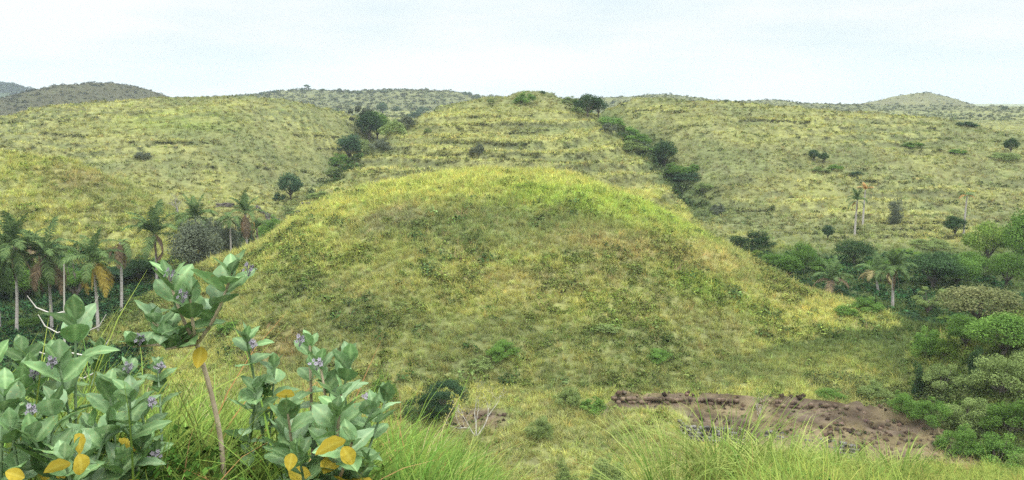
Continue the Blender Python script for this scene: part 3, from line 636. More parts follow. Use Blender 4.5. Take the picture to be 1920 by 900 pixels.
for a in [
 # behind the left palms
 (T,'round',1,M_DARK,-20,600,120,112,'dark leafy tree cut by the left frame edge behind palm trunks',100,G1),
 (T,'round',2,M_MID,55,600,100,105,'mid green tree between the two leftmost coconut trunks',101,G1),
 (T,'loose',0,M_MID,145,590,85,125,'yellow green tree standing between two coconut palms',97,G1),
 (T,'round',0,M_MID,128,600,85,100,'low green tree beneath the yellow green tree',103,G1),
 (T,'umbrella',1,M_BLUE,205,600,110,100,'blue green spreading tree behind the palm with yellow hanging fronds',106,G1),
 (T,'round',1,M_DARK,262,585,90,100,'very dark round tree right of the withered palm',107,G1),
 (T,'column',1,M_MID,300,560,55,72,'narrow mid green tree under the big grey green tree',110,G1),
 (T,'round',0,M_GREY,368,530,125,122,'big spreading grey green tree beside the milkweed top',103,G1),
 (B,'bush',1,M_LIME,292,590,70,45,'light green bush at the left foot of the front hill',98,G1),
 (B,'bush',2,M_OLIVE,345,545,70,35,'olive bush under the big grey green tree',108,G1),
 (B,'bush',0,M_MID,60,630,90,45,'low green bush at the foot of the leftmost palms',88,None),
 (T,'round',2,M_GREY,430,470,50,50,'grey green tree behind the small bright palm',118,G1),
 (B,'bush',1,M_GREY,395,420,50,30,'grey bush above the big spreading grey green tree',135,G1),
 (B,'bush',2,M_MID,510,420,60,28,'green bush below the broken terrace wall',135,None),
 (B,'bush',0,M_BLUE,450,430,60,35,'bluish bush behind the palm with an orange skirt',132,None),
 (T,'round',0,M_BLUE,545,376,52,54,'dark isolated tree with two stems on the left hillside foot',None,None),
 (B,'bush',0,M_BLUE,524,378,24,26,'small dark bush leaning on the isolated tree',None,None),
 (B,'bush',1,M_OLIVE,600,372,46,20,'olive bush on the saddle left of the front hill top',None,None),
 (B,'bush',2,M_LIME,637,360,26,12,'small bright green bush on the left shoulder of the front hill',None,None),
 (B,'bush',1,M_GREY,268,296,32,18,'grey round bush alone on the left back hillside',None,None),
 # left gully
 (B,'bush',0,M_MID,640,312,40,28,'lowest green bush of the left gully',None,G4),
 (T,'round',1,M_BLUE,655,304,46,46,'dark bluish tree low in the left gully',None,G4),
 (B,'bush',1,M_OLIVE,668,288,50,34,'olive bush above the low gully tree',None,G4),
 (T,'round',2,M_DARK,692,266,44,50,'darkest tree in the middle of the left gully',None,G4),
 (T,'round',0,M_MID,708,262,46,44,'green tree beside the darkest gully tree',None,G4),
 (T,'loose',1,M_GREY,678,246,38,42,'grey tree at the upper left of the gully',None,G4),
 (T,'round',2,M_DARK,717,217,18,22,'small dark green pointed tree above the gully',None,G4),
 (B,'bush',2,M_OLIVE,738,252,44,30,'olive bush right of the green gully tree',None,G4),
 (B,'bush',0,M_GREY,757,238,36,24,'grey green bush on the upper gully edge',None,G4),
 (B,'bush',1,M_BLUE,778,222,30,16,'bluish bush near the gully head',None,G4),
 (B,'bush',2,M_BLUE,793,211,22,12,'topmost bluish bush of the left gully',None,G4),
 (B,'bush',0,M_GREY,712,282,34,26,'grey bush against the left flank of the terraced hill',None,G4),
 (B,'bush',1,M_OLIVE,628,330,40,22,'faint olive bush where the left gully opens',None,G4),
 (B,'bush',1,M_DARK,745,208,12,10,'tiny dark bush behind the gully on pale ground',None,G4),
 (B,'bush',0,M_DARK,688,207,14,8,'tiny flat bush left of the pointed tree',None,G4),
 # terraced hill
 (B,'bush',0,M_GREY,895,290,32,28,'grey bush standing on the ledges of the terraced hill',None,None),
 (B,'bush',2,M_MID,985,193,44,26,'dark spreading bush on the top of the terraced hill',None,None),
 (B,'bush',1,M_BLUE,1017,176,12,9,'tiny round bush on the crest right of the top bush',None,None),
 (B,'bush',1,M_OLIVE,920,193,14,12,'small olive bush left of the top bush',None,None),
 (B,'bush',0,M_OLIVE,802,250,16,14,'small olive bush on the left flank of the terraced hill',None,None),
 # right gully
 (B,'bush',0,M_OLIVE,1068,196,26,18,'olive bush at the head of the right gully',None,G5),
 (T,'round',1,M_DARK,1102,218,46,36,'dark rounded tree high in the right gully',None,G5),
 (T,'round',0,M_BLUE,1122,218,30,28,'bluish tree touching the high dark tree',None,G5),
 (B,'bush',2,M_OLIVE,1085,212,30,18,'olive bush left below the high dark tree',None,G5),
 (B,'bush',1,M_MID,1145,236,40,22,'green bush below the high dark tree',None,G5),
 (B,'bush',0,M_GREY,1142,248,26,20,'grey bush on the edge of the terraced hill',None,G5),
 (B,'bush',2,M_MID,1172,256,46,24,'green bush halfway up the right gully',None,G5),
 (B,'bush',1,M_MID,1196,270,44,24,'bright green bush in the right gully middle',None,G5),
 (B,'bush',0,M_OLIVE,1188,284,44,24,'olive bush against the right flank of the terraced hill',None,G5),
 (T,'round',2,M_DARK,1246,312,40,42,'dark round tree with flat crown low in the right gully',None,G5),
 (B,'bush',0,M_BLUE,1224,308,34,24,'bluish bush left of the dark round gully tree',None,G5),
 (B,'bush',1,M_MID,1216,292,36,20,'green bush above the bluish gully bush',None,G5),
 (B,'bush',2,M_MID,1268,330,56,26,'wide green bush below the dark round gully tree',None,G5),
 (B,'bush',1,M_BLUE,1288,342,46,24,'bluish bush at the mouth of the right gully',None,G5),
 (B,'bush',0,M_MID,1296,322,30,16,'small green bush right of the dark round gully tree',None,G5),
 (B,'bush',2,M_OLIVE,1322,356,30,16,'olive bush at the lower end of the right gully',None,G5),
 (B,'bush',2,M_GREY,1345,402,32,28,'grey green bush alone above the dark valley clump',None,G7),
 # right hillside
 (T,'round',1,M_BLUE,1526,303,24,24,'dark small tree left of the pair on the right hillside',None,G7),
 (T,'round',2,M_DARK,1544,305,22,20,'dark small tree right of the pair on the right hillside',None,G7),
 (B,'bush',0,M_MID,1567,318,30,13,'green flat bush beside the hillside tree pair',None,G7),
 (B,'bush',1,M_BLUE,1606,328,28,10,'flat bluish bush lowest of the hillside row',None,G7),
 (B,'bush',2,M_OLIVE,1536,322,40,12,'olive low bush under the hillside tree pair',None,G7),
 (T,'round',0,M_DARK,1895,288,30,30,'dark small tree near the right frame edge on the hillside',None,G7),
 (B,'bush',1,M_OLIVE,1880,300,60,22,'olive thicket under the tree near the right edge',None,G7),
 (B,'bush',2,M_MID,1712,276,44,14,'flat green bush high on the right hillside',None,G7),
 (B,'bush',0,M_MID,1795,288,36,12,'flat green bush left of the edge tree on the hillside',None,G7),
 (B,'bush',1,M_BLUE,1810,236,40,12,'bluish low bush below the pointed hill',None,G7),
 (B,'column',0,M_GREY,1678,418,38,44,'grey brown upright bush on the ledges between tall palms',None,G7),
 (T,'round',1,M_DARK,1790,444,50,42,'dark tree at the foot of the right tall palm',None,G7),
 (T,'round',2,M_BLUE,1552,450,26,30,'small round tree with a visible trunk left of the twin palms',None,G7),
 # right valley
 (T,'bush',0,M_DARK,1408,470,84,56,'dark dense clump at the edge of the front hill',None,G2),
 (B,'bush',1,M_MID,1455,490,60,30,'green bush right of the dark dense clump',118,G2),
 (B,'bush',2,M_LIME,1420,478,26,12,'tiny yellow green bush under the dark dense clump',None,G2),
 (T,'round',0,M_MID,1505,515,60,62,'mid green tree with a pointed top in the right valley',115,G2),
 (T,'round',1,M_MID,1480,520,56,44,'green tree left of the pointed valley tree',110,G2),
 (T,'round',2,M_DARK,1600,520,86,72,'dark round tree under the twin tall palms',118,G2),
 (B,'bush',0,M_MID,1545,520,70,42,'green thicket below the small round tree',114,G2),
 (B,'bush',1,M_DARK,1500,545,70,30,'dark thicket along the front hill flank',104,G2),
 (B,'bush',2,M_BLUE,1560,568,70,36,'bluish thicket below the ragged palm',100,G2),
 (B,'bush',0,M_MID,1625,585,66,38,'bright leafy bush below the dry fronds',96,G2),
 (B,'bush',1,M_MID,1588,590,44,26,'small bush touching the front hill edge',94,G2),
 (T,'round',0,M_MID,1650,545,70,60,'green tree behind the valley palm',108,G2),
 (T,'round',1,M_DARK,1745,580,125,112,'very dark large tree in the middle of the right valley',104,G2),
 (T,'round',2,M_MID,1790,570,100,90,'mid green tree right of the very dark large tree',106,G2),
 (T,'round',1,M_MID,1810,520,90,50,'green thicket under the lime topped tree',112,G2),
 (T,'round',1,M_LIME,1848,500,92,88,'lime topped round tree right of the tall single palm',116,G2),
 (T,'round',0,M_MID,1908,520,90,130,'tall green tree cut by the right frame edge',110,G2),
 (T,'round',2,M_MID,1885,560,80,90,'green tree below the tall tree at the right edge',102,G2),
 (B,'bush',2,M_OLIVE,1740,470,80,20,'olive low thicket on the ledges above the valley',130,G2),
 (B,'bush',0,M_LIME,1700,480,60,18,'pale green low thicket left of the lime topped tree',128,G2),
 (T,'loose',0,M_OLIVE,1738,600,60,62,'small papaya like tree with bent trunk before the dark trees',88,G2),
 (B,'bush',1,M_LIME,1770,610,36,22,'lime bush beside the small bent trunk',86,G2),
 (B,'bush',2,M_BLUE,1705,606,60,24,'bluish low bush at the right foot of the front hill',86,G2),
 (T,'round',2,M_RUST,1835,625,170,90,'wide tree with rust tinged top at the right',78,G2),
 (T,'round',0,M_MID,1880,670,150,90,'broad green tree below the rust topped tree',70,G2),
 (T,'round',1,M_MID,1810,655,90,70,'green rounded tree left of the broad green tree',72,G2),
 # lower right slope
 (B,'bush',0,M_MID,1742,668,66,62,'green bush at the right end of the front hill',72,G3),
 (B,'bush',2,M_LIME,1775,672,50,36,'lime green bush beside the end of the front hill',68,G3),
 (T,'column',0,M_DARK,1718,745,40,58,'vine clad dark green column shaped tree above the bare earth',66,G3),
 (B,'bush',1,M_MID,1690,772,60,48,'green bush at the foot of the vine clad tree',64,G3),
 (B,'bush',2,M_OLIVE,1640,748,70,32,'olive bush at the upper corner of the bare earth',65,G3),
 (B,'bush',0,M_OLIVE,1770,730,90,56,'olive bush right of the vine clad tree',62,G3),
 (T,'column',2,M_DARK,1825,712,44,50,'dark narrow bush between two olive bushes',62,G3),
 (B,'bush',1,M_OLIVE,1880,740,120,78,'wide olive bush under the right edge trees',58,G3),
 (B,'bush',2,M_MID,1745,790,80,46,'green bush on the edge of the bare earth',60,G3),
 (B,'bush',0,M_OLIVE,1810,800,100,60,'olive bush in the middle of the lower right slope',56,G3),
 (B,'bush',1,M_MID,1895,810,100,62,'green bush at the right edge of the lower slope',54,G3),
 (B,'bush',2,M_MID,1800,850,90,50,'green bush below the slope middle',52,G3),
 (B,'bush',0,M_MID,1870,875,110,66,'green bush low on the slope at the right',50,G3),
 (B,'bush',1,M_OLIVE,1930,900,90,66,'olive bush in the bottom right corner',48,G3),
 (B,'bush',2,M_MID,1840,930,90,60,'lowest green bush of the lower right slope',47,G3),
 (B,'bush',0,M_OLIVE,1935,690,80,60,'olive bush cut by the right edge below the trees',62,G3),
 # foot of the front hill
 (T,'bush',0,M_DARK,800,800,96,92,'dark feathery tree left of the bare white shrub',60,G8),
 (T,'umbrella',1,M_BLUE,838,792,70,86,'blue green feathery tree touching the bare white shrub',58.5,G8),
 (B,'bush',1,M_MID,945,672,66,52,'dark green bush alone low on the front hill',None,G8),
 (B,'bush',2,M_OLIVE,900,690,50,28,'light olive bush left below the lone dark bush',None,G8),
 (B,'bush',2,M_MID,1112,778,56,40,'green bush left of the upper stone ledge',61,G8),
 (B,'bush',0,M_OLIVE,1065,750,60,36,'olive bush at the front hill foot near the middle',62,G8),
 (B,'bush',1,M_MID,1235,675,60,30,'green bush on the front hill above the stone ledge',None,G8),
 (B,'bush',0,M_OLIVE,1140,620,56,20,'olive bush on the lower front hill',None,G8),
 (B,'bush',2,M_MID,720,730,60,40,'green bush behind the big milkweed',63,G8),
 (B,'bush',1,M_MID,1560,748,60,30,'green bush over the upper end of the ledge',None,G8),
 (B,'bush',0,M_OLIVE,1010,800,60,34,'olive bush in the hollow between bare earth patches',56,G8),
 (B,'bush',1,M_OLIVE,1140,860,80,40,'large olive bush in the hollow at the bottom middle',48,G8),
 (B,'bush',2,M_OLIVE,1060,880,70,36,'olive bush at the bottom frame edge middle',47,G8),
 (B,'bush',0,M_MID,430,620,50,26,'green bush on the left face of the front hill',None,G8),
 # skyline
 (T,'round',1,M_BLUE,491,181,9,8,'leftmost tiny tree on the wooded skyline hill',None,G6),
 (T,'round',0,M_BLUE,515,177,14,8,'tiny flat tree on the rising wooded skyline',None,G6),
 (T,'umbrella',2,M_BLUE,575,171,13,13,'tallest tiny tree on the wooded skyline hill',None,G6),
 (T,'round',1,M_BLUE,567,172,8,8,'tiny tree just left of the tallest skyline tree',None,G6),
 (T,'round',2,M_BLUE,605,172,12,6,'low tiny tree between the two tall skyline trees',None,G6),
 (T,'umbrella',0,M_BLUE,637,174,8,9,'single tiny tree right of the tallest skyline tree',None,G6),
 (T,'bush',0,M_BLUE,672,175,22,5,'flat tiny clump on the skyline',None,G6),
 (T,'bush',1,M_BLUE,720,173,18,5,'second flat clump on the skyline plateau',None,G6),
 (T,'round',1,M_BLUE,872,182,12,11,'tiny tree left of the terraced hill crest',None,G6),
 (T,'round',2,M_BLUE,880,182,14,10,'tiny tree closest to the terraced hill crest on its left',None,G6),
 (T,'bush',2,M_BLUE,893,184,20,7,'flat tiny clump against the terraced hill crest',None,G6),
 (T,'umbrella',1,M_BLUE,1361,193,6,7,'tiny tree on the right skyline between low rises',None,G6),
 (T,'round',0,M_BLUE,1380,193,5,5,'tiniest tree on the right skyline',None,G6),
 (T,'round',2,M_BLUE,1732,177,6,5,'tiny tree on the very tip of the pointed hill',None,G6),
 (T,'loose',1,M_BLUE,1882,208,12,9,'tiny tree right of the pointed hill on the skyline',None,G6),
 (T,'bush',1,M_BLUE,1825,238,30,10,'blue green clump on the ridge below the pointed hill',None,G6),
]:
    nm, kind, sd_, mat, px, py, wp, hp, lab, Yd, grp = a
    plant({'tree': 'tree', 'bush': 'bush'}[nm], {'tree': 'tree', 'bush': 'bush'}[nm], kind, sd_, mat, px, py, wp, hp, lab, Yd, grp)

# forest of the far left ridge and the lush floor under the palms
g = np.random.default_rng(5); n = 700; X = g.uniform(-1050, -770, n); Y = g.uniform(1380, 1500, n); Z = H(X, Y)
sc_col = protos('forest_crown', [leafclump(60, 3.2, 1.7, 70 + i) for i in range(3)], M_TUFT)
scatter('distant_forest', sc_col, np.stack([X, Y, Z], -1), g.uniform(.7, 1.8, n), vary(np.broadcast_to([.03, .06, .045], (n, 3)), g, n), g.integers(0, 3, n), 'dark forest on the ridge at the far left')
g = np.random.default_rng(6)
fl = protos('leafy_cover', [leafclump(70, .7, .26, 80 + i, .6) for i in range(4)], M_TUFT)
X = np.concatenate([g.uniform(-62, -22, 2600), g.uniform(16, 60, 1500)]); Y = np.concatenate([g.uniform(70, 112, 2600), g.uniform(84, 124, 1500)]); Z, D = H(X, Y, True)
k = ((D == len(HILLS)) | (D == 3)) & visible(X, Y, Z, .05) & ((X > 0) | (Y > 97) | (-X / Y > .42)); X, Y, Z = X[k], Y[k], Z[k]; n = len(X)
scatter('valley_cover', fl, np.stack([X, Y, Z], -1), g.uniform(.5, 1.4, n), vary(np.broadcast_to([.065, .155, .060], (n, 3)), g, n), g.integers(0, 4, n), 'dark leafy ground cover on the valley floor')
fb = protos('slope_shrub', [leafclump(170, .75, .12, 85 + i, .8) for i in range(4)], M_TUFT)
X, Y, Z, D = polar(44, 74, lambda r: 1.0, 77); k = (D == 5) | ((X > 24) & (D != 0) & (soil(X, Y) < .1)); X, Y, Z = X[k], Y[k], Z[k]; n = len(X)
scatter('slope_cover', fb, np.stack([X, Y, Z], -1), g.uniform(.5, 1.5, n), vary(np.broadcast_to([.155, .205, .072], (n, 3)), g, n, .3), g.integers(0, 4, n), 'mixed low scrub covering the lower right slope')

# scrub that runs on between the gully bushes
gs = protos('gully_shrub', [leafclump(90, 1.0, .30, 130 + i, .8) for i in range(4)], M_TUFT)
g = np.random.default_rng(61); n = 900; XX = []; YY = []
for line, a0, a1 in ((GR, 166, 262), (GL, 158, 275)):
    y = g.uniform(a0, a1, n); XX.append(np.interp(y, line[:, 1], line[:, 0]) + g.normal(0, 2.4, n)); YY.append(y)
X = np.concatenate(XX); Y = np.concatenate(YY); k = fbm(X * .12, Y * .06, 63, 3) > .44; X, Y = X[k], Y[k]; n = len(X)
gt = np.where((g.uniform(0, 1, n) < .45)[:, None], np.array([.075, .135, .045]), np.array([.13, .165, .07]))
scatter('gully_scrub', gs, np.stack([X, Y, H(X, Y)], -1), g.uniform(.5, 1.7, n), vary(gt, g, n, .3), g.integers(0, 4, n), 'low green scrub running up the two gullies')
# overgrown ledges: a lip of long pale grass above a strip of weeds, its shadow put into their dark colour
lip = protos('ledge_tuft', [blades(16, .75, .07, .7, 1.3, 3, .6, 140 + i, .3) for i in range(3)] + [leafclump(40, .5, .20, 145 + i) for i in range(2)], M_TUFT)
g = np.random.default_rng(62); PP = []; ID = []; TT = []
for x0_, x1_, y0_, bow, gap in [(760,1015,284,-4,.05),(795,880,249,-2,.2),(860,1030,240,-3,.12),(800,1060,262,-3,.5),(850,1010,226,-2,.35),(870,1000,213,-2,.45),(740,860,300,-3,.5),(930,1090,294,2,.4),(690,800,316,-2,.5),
                              (1640,1790,413,1,.12),(1650,1800,427,2,.15),(1560,1800,441,2,.3),(1400,1540,436,3,.4),(1180,1290,205,2,.5),(1350,1520,226,4,.55),(1560,1700,340,3,.55),(1380,1500,392,2,.5),
                              (240,420,262,-2,.5),(520,640,252,1,.3),(540,650,275,1,.4),(330,520,310,2,.55),(80,250,246,-4,.5),(60,330,400,6,.3),(20,160,352,4,.55),(120,260,378,5,.5)]:
    px = np.arange(x0_, x1_, 1.6); px = px[vnoise(px * .03, px * 0 + y0_ * 1.7, 9) >= gap]
    if not len(px): continue
    t = (px - x0_) / (x1_ - x0_); py = y0_ - bow * 4 * t * (1 - t) + g.normal(0, .5, len(px)) + 3 * (vnoise(px * .02, px * 0 + y0_ * .7, 8) - .5)
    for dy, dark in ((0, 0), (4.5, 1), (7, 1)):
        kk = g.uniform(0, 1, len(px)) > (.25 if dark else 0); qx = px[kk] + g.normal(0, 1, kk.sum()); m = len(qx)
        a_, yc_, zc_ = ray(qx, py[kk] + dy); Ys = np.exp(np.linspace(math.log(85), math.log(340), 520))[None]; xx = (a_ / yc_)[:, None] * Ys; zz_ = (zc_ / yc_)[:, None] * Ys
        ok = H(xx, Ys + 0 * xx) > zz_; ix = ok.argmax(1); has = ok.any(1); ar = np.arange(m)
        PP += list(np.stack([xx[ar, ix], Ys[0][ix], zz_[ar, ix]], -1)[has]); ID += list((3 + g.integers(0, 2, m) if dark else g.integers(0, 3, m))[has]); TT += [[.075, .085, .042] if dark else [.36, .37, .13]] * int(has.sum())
PP = np.array(PP); n = len(PP); d_ = np.hypot(PP[:, 0], PP[:, 1])
scatter('ledge_grass', lip, PP, np.clip(d_ / 230, .45, 1.1) * g.uniform(.5, 1.1, n), vary(np.array(TT), g, n, .2), np.array(ID), 'grass lips and weeds coloured dark as their shadow along the old hillside ledges')
# ------------------------------------------------------------------ coconut palms
M_FR = leafmat('frond_green', (.045, .085, .033), (.155, .22, .080), tr=.25)
M_FRD = leafmat('frond_brown', (.12, .085, .055), (.26, .19, .12), tr=.2)
M_FRY = leafmat('frond_yellow', (.30, .22, .05), (.46, .36, .09), tr=.3)
M_FRO = leafmat('frond_orange', (.34, .19, .07), (.50, .30, .13), tr=.3)
M_FRS = leafmat('frond_straw', (.24, .20, .09), (.38, .33, .16), tr=.3)
M_NUT = leafmat('coconut_husk', (.16, .13, .05), (.26, .20, .08), tr=.0)
def frond(el, droop, seed, ln=3.6, dead=False):
    g = np.random.default_rng(seed); b = MB(); P = [np.zeros(3)]; a = el; n = 14; k = g.normal(0, .25)
    for i in range(n):
        P.append(P[-1] + np.array([math.cos(a), math.sin(k * i / n) * .3, math.sin(a)]) * ln / n); a -= droop / n * (1 + i / n)
    P = np.array(P); b.tube(P, np.linspace(.05, .012, n + 1), 4, [.95, .95, .95])
    m_ = 34
    for i in range(m_):
        t = .14 + .86 * i / (m_ - 1); q = t * n; j = min(int(q), n - 1); p = P[j] + (P[j + 1] - P[j]) * (q - j); d = P[j + 1] - P[j]; d = d / np.linalg.norm(d)
        up = np.array([-d[2], 0, d[0]])
        for s in (-1, 1):
            l = (.95 if not dead else .75) * math.sin(math.pi * (.16 + .80 * t)) ** .8 * g.uniform(.8, 1.1); side = np.array([0, s, 0])
            dv = side * .8 + d * (.45 + .35 * t) + up * g.uniform(-.05, .3); dv /= np.linalg.norm(dv)
            if dead: dv = dv * .35 + np.array([0, 0, -.9]); dv /= np.linalg.norm(dv)
            m1 = p + dv * l * .5; dv2 = dv + np.array([0, 0, -.75]) * g.uniform(.5, 1.3); dv2 /= np.linalg.norm(dv2); m2 = m1 + dv2 * l * .5
            wv = d * .055 + up * g.uniform(-.02, .02); c = g.uniform(0, 1); c = [c, c, c]
            b.add([p - wv * .6, p + wv * .6, m1 + wv, m1 - wv, m2 + wv * .25, m2 - wv * .25], [(0, 1, 2, 3), (3, 2, 4, 5)], c)
    return b
FR = {'up': [frond(R(82), R(28), 1), frond(R(74), R(48), 2)], 'mid': [frond(R(52), R(70), 3), frond(R(42), R(80), 4)], 'out': [frond(R(20), R(75), 5), frond(R(5), R(70), 6)],
      'low': [frond(R(-35), R(50), 7), frond(R(-55), R(32), 8)], 'dead': [frond(R(-62), R(25), 9, 3.0, True), frond(R(-20), R(95), 10, 3.2, True)]}
FR = {k: [b.mesh('frond', [M_FR]) for b in v] for k, v in FR.items()}
def nuts(seed):
    g = np.random.default_rng(seed); b = MB()
    for i in range(9):
        a = g.uniform(0, 6.28); c = np.array([.28 * math.cos(a), .28 * math.sin(a), -.25 - g.uniform(0, .3)])
        th_ = np.linspace(0, math.pi, 6); P = np.stack([0 * th_ + c[0], 0 * th_ + c[1], c[2] + .15 * np.cos(th_)], -1); b.tube(P, .11 * np.sin(th_) + .004, 6, [g.uniform(0, 1)] * 3)
    return b.mesh('coconut_cluster', [M_NUT], True)
NUTS = nuts(3)
def palm(label, px, pybase, cx, cy, Y, spec, size=1.0, group='coconut palms on the left valley floor', bend=.3, nut=True, dead=M_FRD, rad=.15):
    """trunk foot at pixel (px, pybase) at distance Y, crown centre at (cx, cy)"""
    a, yc, zc = ray(px, pybase); x = a / yc * Y; z = zat(x, Y)
    tx, ty, tz = at(cx, cy, Y)
    if group == 'coconut palms on the left valley floor': size *= 1.12
    e = empty('coconut_palm', (x, Y, z)); tag(e, label, 'palm tree', group)
    hgt = tz - z; P = []
    for t in np.linspace(0, 1, 14): P.append(((tx - x) * (t + bend * math.sin(math.pi * t) * .6), .4 * math.sin(2.5 * t) * .5, -.4 + (hgt + .4) * t))
    rads = np.linspace(rad * 1.15, rad * .72, 14); rads[0] = rad * 1.6
    tb = MB(); tb.tube(P, rads, 8); link('trunk', tb.mesh('trunk', [M_PTRUNK], True), e)
    top = Vector(P[-1]); g = np.random.default_rng(abs(hash((px, cx))) % 9999)
    g = np.random.default_rng(px * 7 + cx)
    for kind, n, mat in spec:
        a0 = g.uniform(0, 6.28)
        for i in range(n):
            o = link('frond', FR[kind][g.integers(0, 2)], e); az = a0 + 6.283 * i / n + g.normal(0, .22)
            o.location = top + Vector((0, 0, g.uniform(-.12, .12))); o.rotation_euler = (g.normal(0, .12), g.normal(0, .10), az); s = size * g.uniform(.85, 1.1); o.scale = (s, s, s)
            o.material_slots[0].link = 'OBJECT'; o.material_slots[0].material = mat
            if mat in (M_FRY, M_FRO): o['label'] = 'yellowed hanging frond' if mat is M_FRY else 'orange withered frond'
            elif mat is M_FRD: o['label'] = 'brown dead frond'
    if nut:
        o = link('coconut_cluster', NUTS, e); o.location = top; o.scale = (size,) * 3
    return e
std = [('up', 4, M_FR), ('mid', 6, M_FR), ('out', 6, M_FR), ('low', 3, M_FR)]
palm('tall coconut palm second from the left edge with dark upright crown', 30, 625, 25, 462, 84, std + [('dead', 2, M_FRD)], .95)
palm('coconut palm with ragged brown skirt between the two leftmost tall palms', 98, 630, 86, 480, 85, std + [('low', 4, M_FRD), ('dead', 4, M_FRD)], 1.0)
palm('coconut palm with bright yellow hanging fronds', 185, 640, 174, 492, 82, [('up', 4, M_FR), ('mid', 5, M_FR), ('out', 4, M_FR), ('low', 3, M_FRY), ('dead', 4, M_FRY)], .85)
palm('withered thin coconut palm with few drooping fronds', 227, 590, 224, 455, 90, [('out', 3, M_FR), ('low', 4, M_FRD), ('dead', 3, M_FRD)], .72, bend=.1)
palm('coconut palm cut by the left frame edge', 2, 650, -12, 500, 86, std, .9)
palm('dark palm trunk leaning behind the leftmost crown', 62, 610, 55, 455, 104, [('up', 2, M_FR), ('mid', 3, M_FR), ('low', 3, M_FRD)], .7)
palm('coconut palm with blue green crown on the slope left of the big tree', 293, 520, 289, 440, 104, [('up', 5, M_FR), ('mid', 6, M_FR), ('out', 3, M_FR), ('dead', 4, M_FRD)], 1.0)
palm('coconut palm rising behind the big spreading grey green tree', 365, 480, 366, 412, 112, [('up', 5, M_FR), ('mid', 6, M_FR), ('out', 4, M_FR)], .9, nut=False)
palm('small bright green palm on a long pale trunk', 432, 490, 430, 412, 116, [('mid', 6, M_FR), ('out', 5, M_FR), ('dead', 2, M_FRD)], .55, nut=False, rad=.12)
palm('palm with upright dark crown and orange brown hanging skirt', 462, 455, 460, 402, 122, [('up', 5, M_FR), ('mid', 5, M_FR), ('low', 2, M_FRD), ('dead', 3, M_FRO)], .85, nut=False)
palm('short dark palm right of the orange skirted palm', 482, 450, 481, 428, 124, [('up', 3, M_FR), ('mid', 5, M_FR), ('dead', 3, M_FRD)], .6, nut=False)
palm('tiny palm at the end of the broken terrace wall', 550, 412, 550, 402, 132, [('mid', 5, M_FR), ('low', 3, M_FR)], .5, nut=False, group=None)
gR = 'thin tall palms on the right hillside'
palm('left front palm of the twin palms on the right hillside with green crown', 1602, 448, 1608, 376, 138, [('up', 4, M_FR), ('mid', 6, M_FR), ('out', 2, M_FR), ('dead', 2, M_FRO)], .58, gR, nut=False)
palm('rear palm of the twin palms with yellow brown dying crown', 1617, 430, 1623, 356, 148, [('up', 3, M_FRO), ('mid', 4, M_FRO)], .42, gR, nut=False)
palm('single tall palm with one orange hanging frond', 1806, 448, 1814, 368, 138, [('mid', 5, M_FR), ('out', 2, M_FRO)], .42, gR, nut=False)
gV = 'palms among the right valley trees'
palm('broad palm with dark trunk among the right valley trees', 1674, 585, 1678, 505, 92, [('up', 8, M_FR), ('mid', 6, M_FR), ('out', 4, M_FR), ('dead', 4, M_FRD)], .72, gV)
palm('ragged low palm left of the broad valley palm', 1556, 575, 1560, 525, 99, [('up', 4, M_FR), ('mid', 5, M_FR), ('out', 4, M_FRD)], .8, gV)
palm('palm with dry straw coloured fronds in the right valley', 1648, 560, 1645, 512, 102, [('up', 3, M_FR), ('out', 5, M_FRS), ('mid', 4, M_FR)], .75, gV)

# ------------------------------------------------------------------ bare trees and twigs
M_TWIG = barkmat('pale_twig', (.36, .33, .29), (.62, .58, .53), 8)
M_PURP = barkmat('greyish_twig', (.20, .18, .18), (.36, .33, .33), 8)
def bare(name, cat, label, px, py, Y, hpx, lv, r, mat, seed, leaf=None, nleaf=0, spread=.6, lsz=.15):
    a, yc, zc = ray(px, py); x = a / yc * Y; z = zat(x, Y); hh = hpx / F * Y
    e = empty(name, (x, Y, z)); tag(e, label, cat); g = np.random.default_rng(seed); b = MB(); ends = []
    for k in range(3): branches(b, (0, 0, -.05), g.normal(0, .35, 3) + np.array([0, 0, 1]), hh * .42, r, lv, g, spread, ends, up=.2)
    link('branches', b.mesh('branches', [mat], True), e)
    if leaf:
        E = np.array(ends)[g.integers(0, len(ends), nleaf)] + g.normal(0, .14, (nleaf, 3)); lb = MB(); addleaves(lb, E, g.normal(size=E.shape), lsz, g, .4); link('leaves', lb.mesh('leaves', [leaf]), e)
    return e
bare('bare_tree', 'tree', 'leafless purple grey tree behind the left slope', 335, 405, 128, 48, 4, .07, M_PURP, 4, M_GREY, 60)
bare('bare_shrub', 'shrub', 'bare white branched shrub with sparse yellow green leaves', 893, 800, 56.5, 112, 4, .05, M_TWIG, 11, M_YEL, 520, .55, .20)
bare('bare_shrub', 'shrub', 'thin pale shrub standing on the bare earth terrace', 1425, 790, 58, 62, 3, .02, M_TWIG, 12, M_LIME, 160, .6, .16)

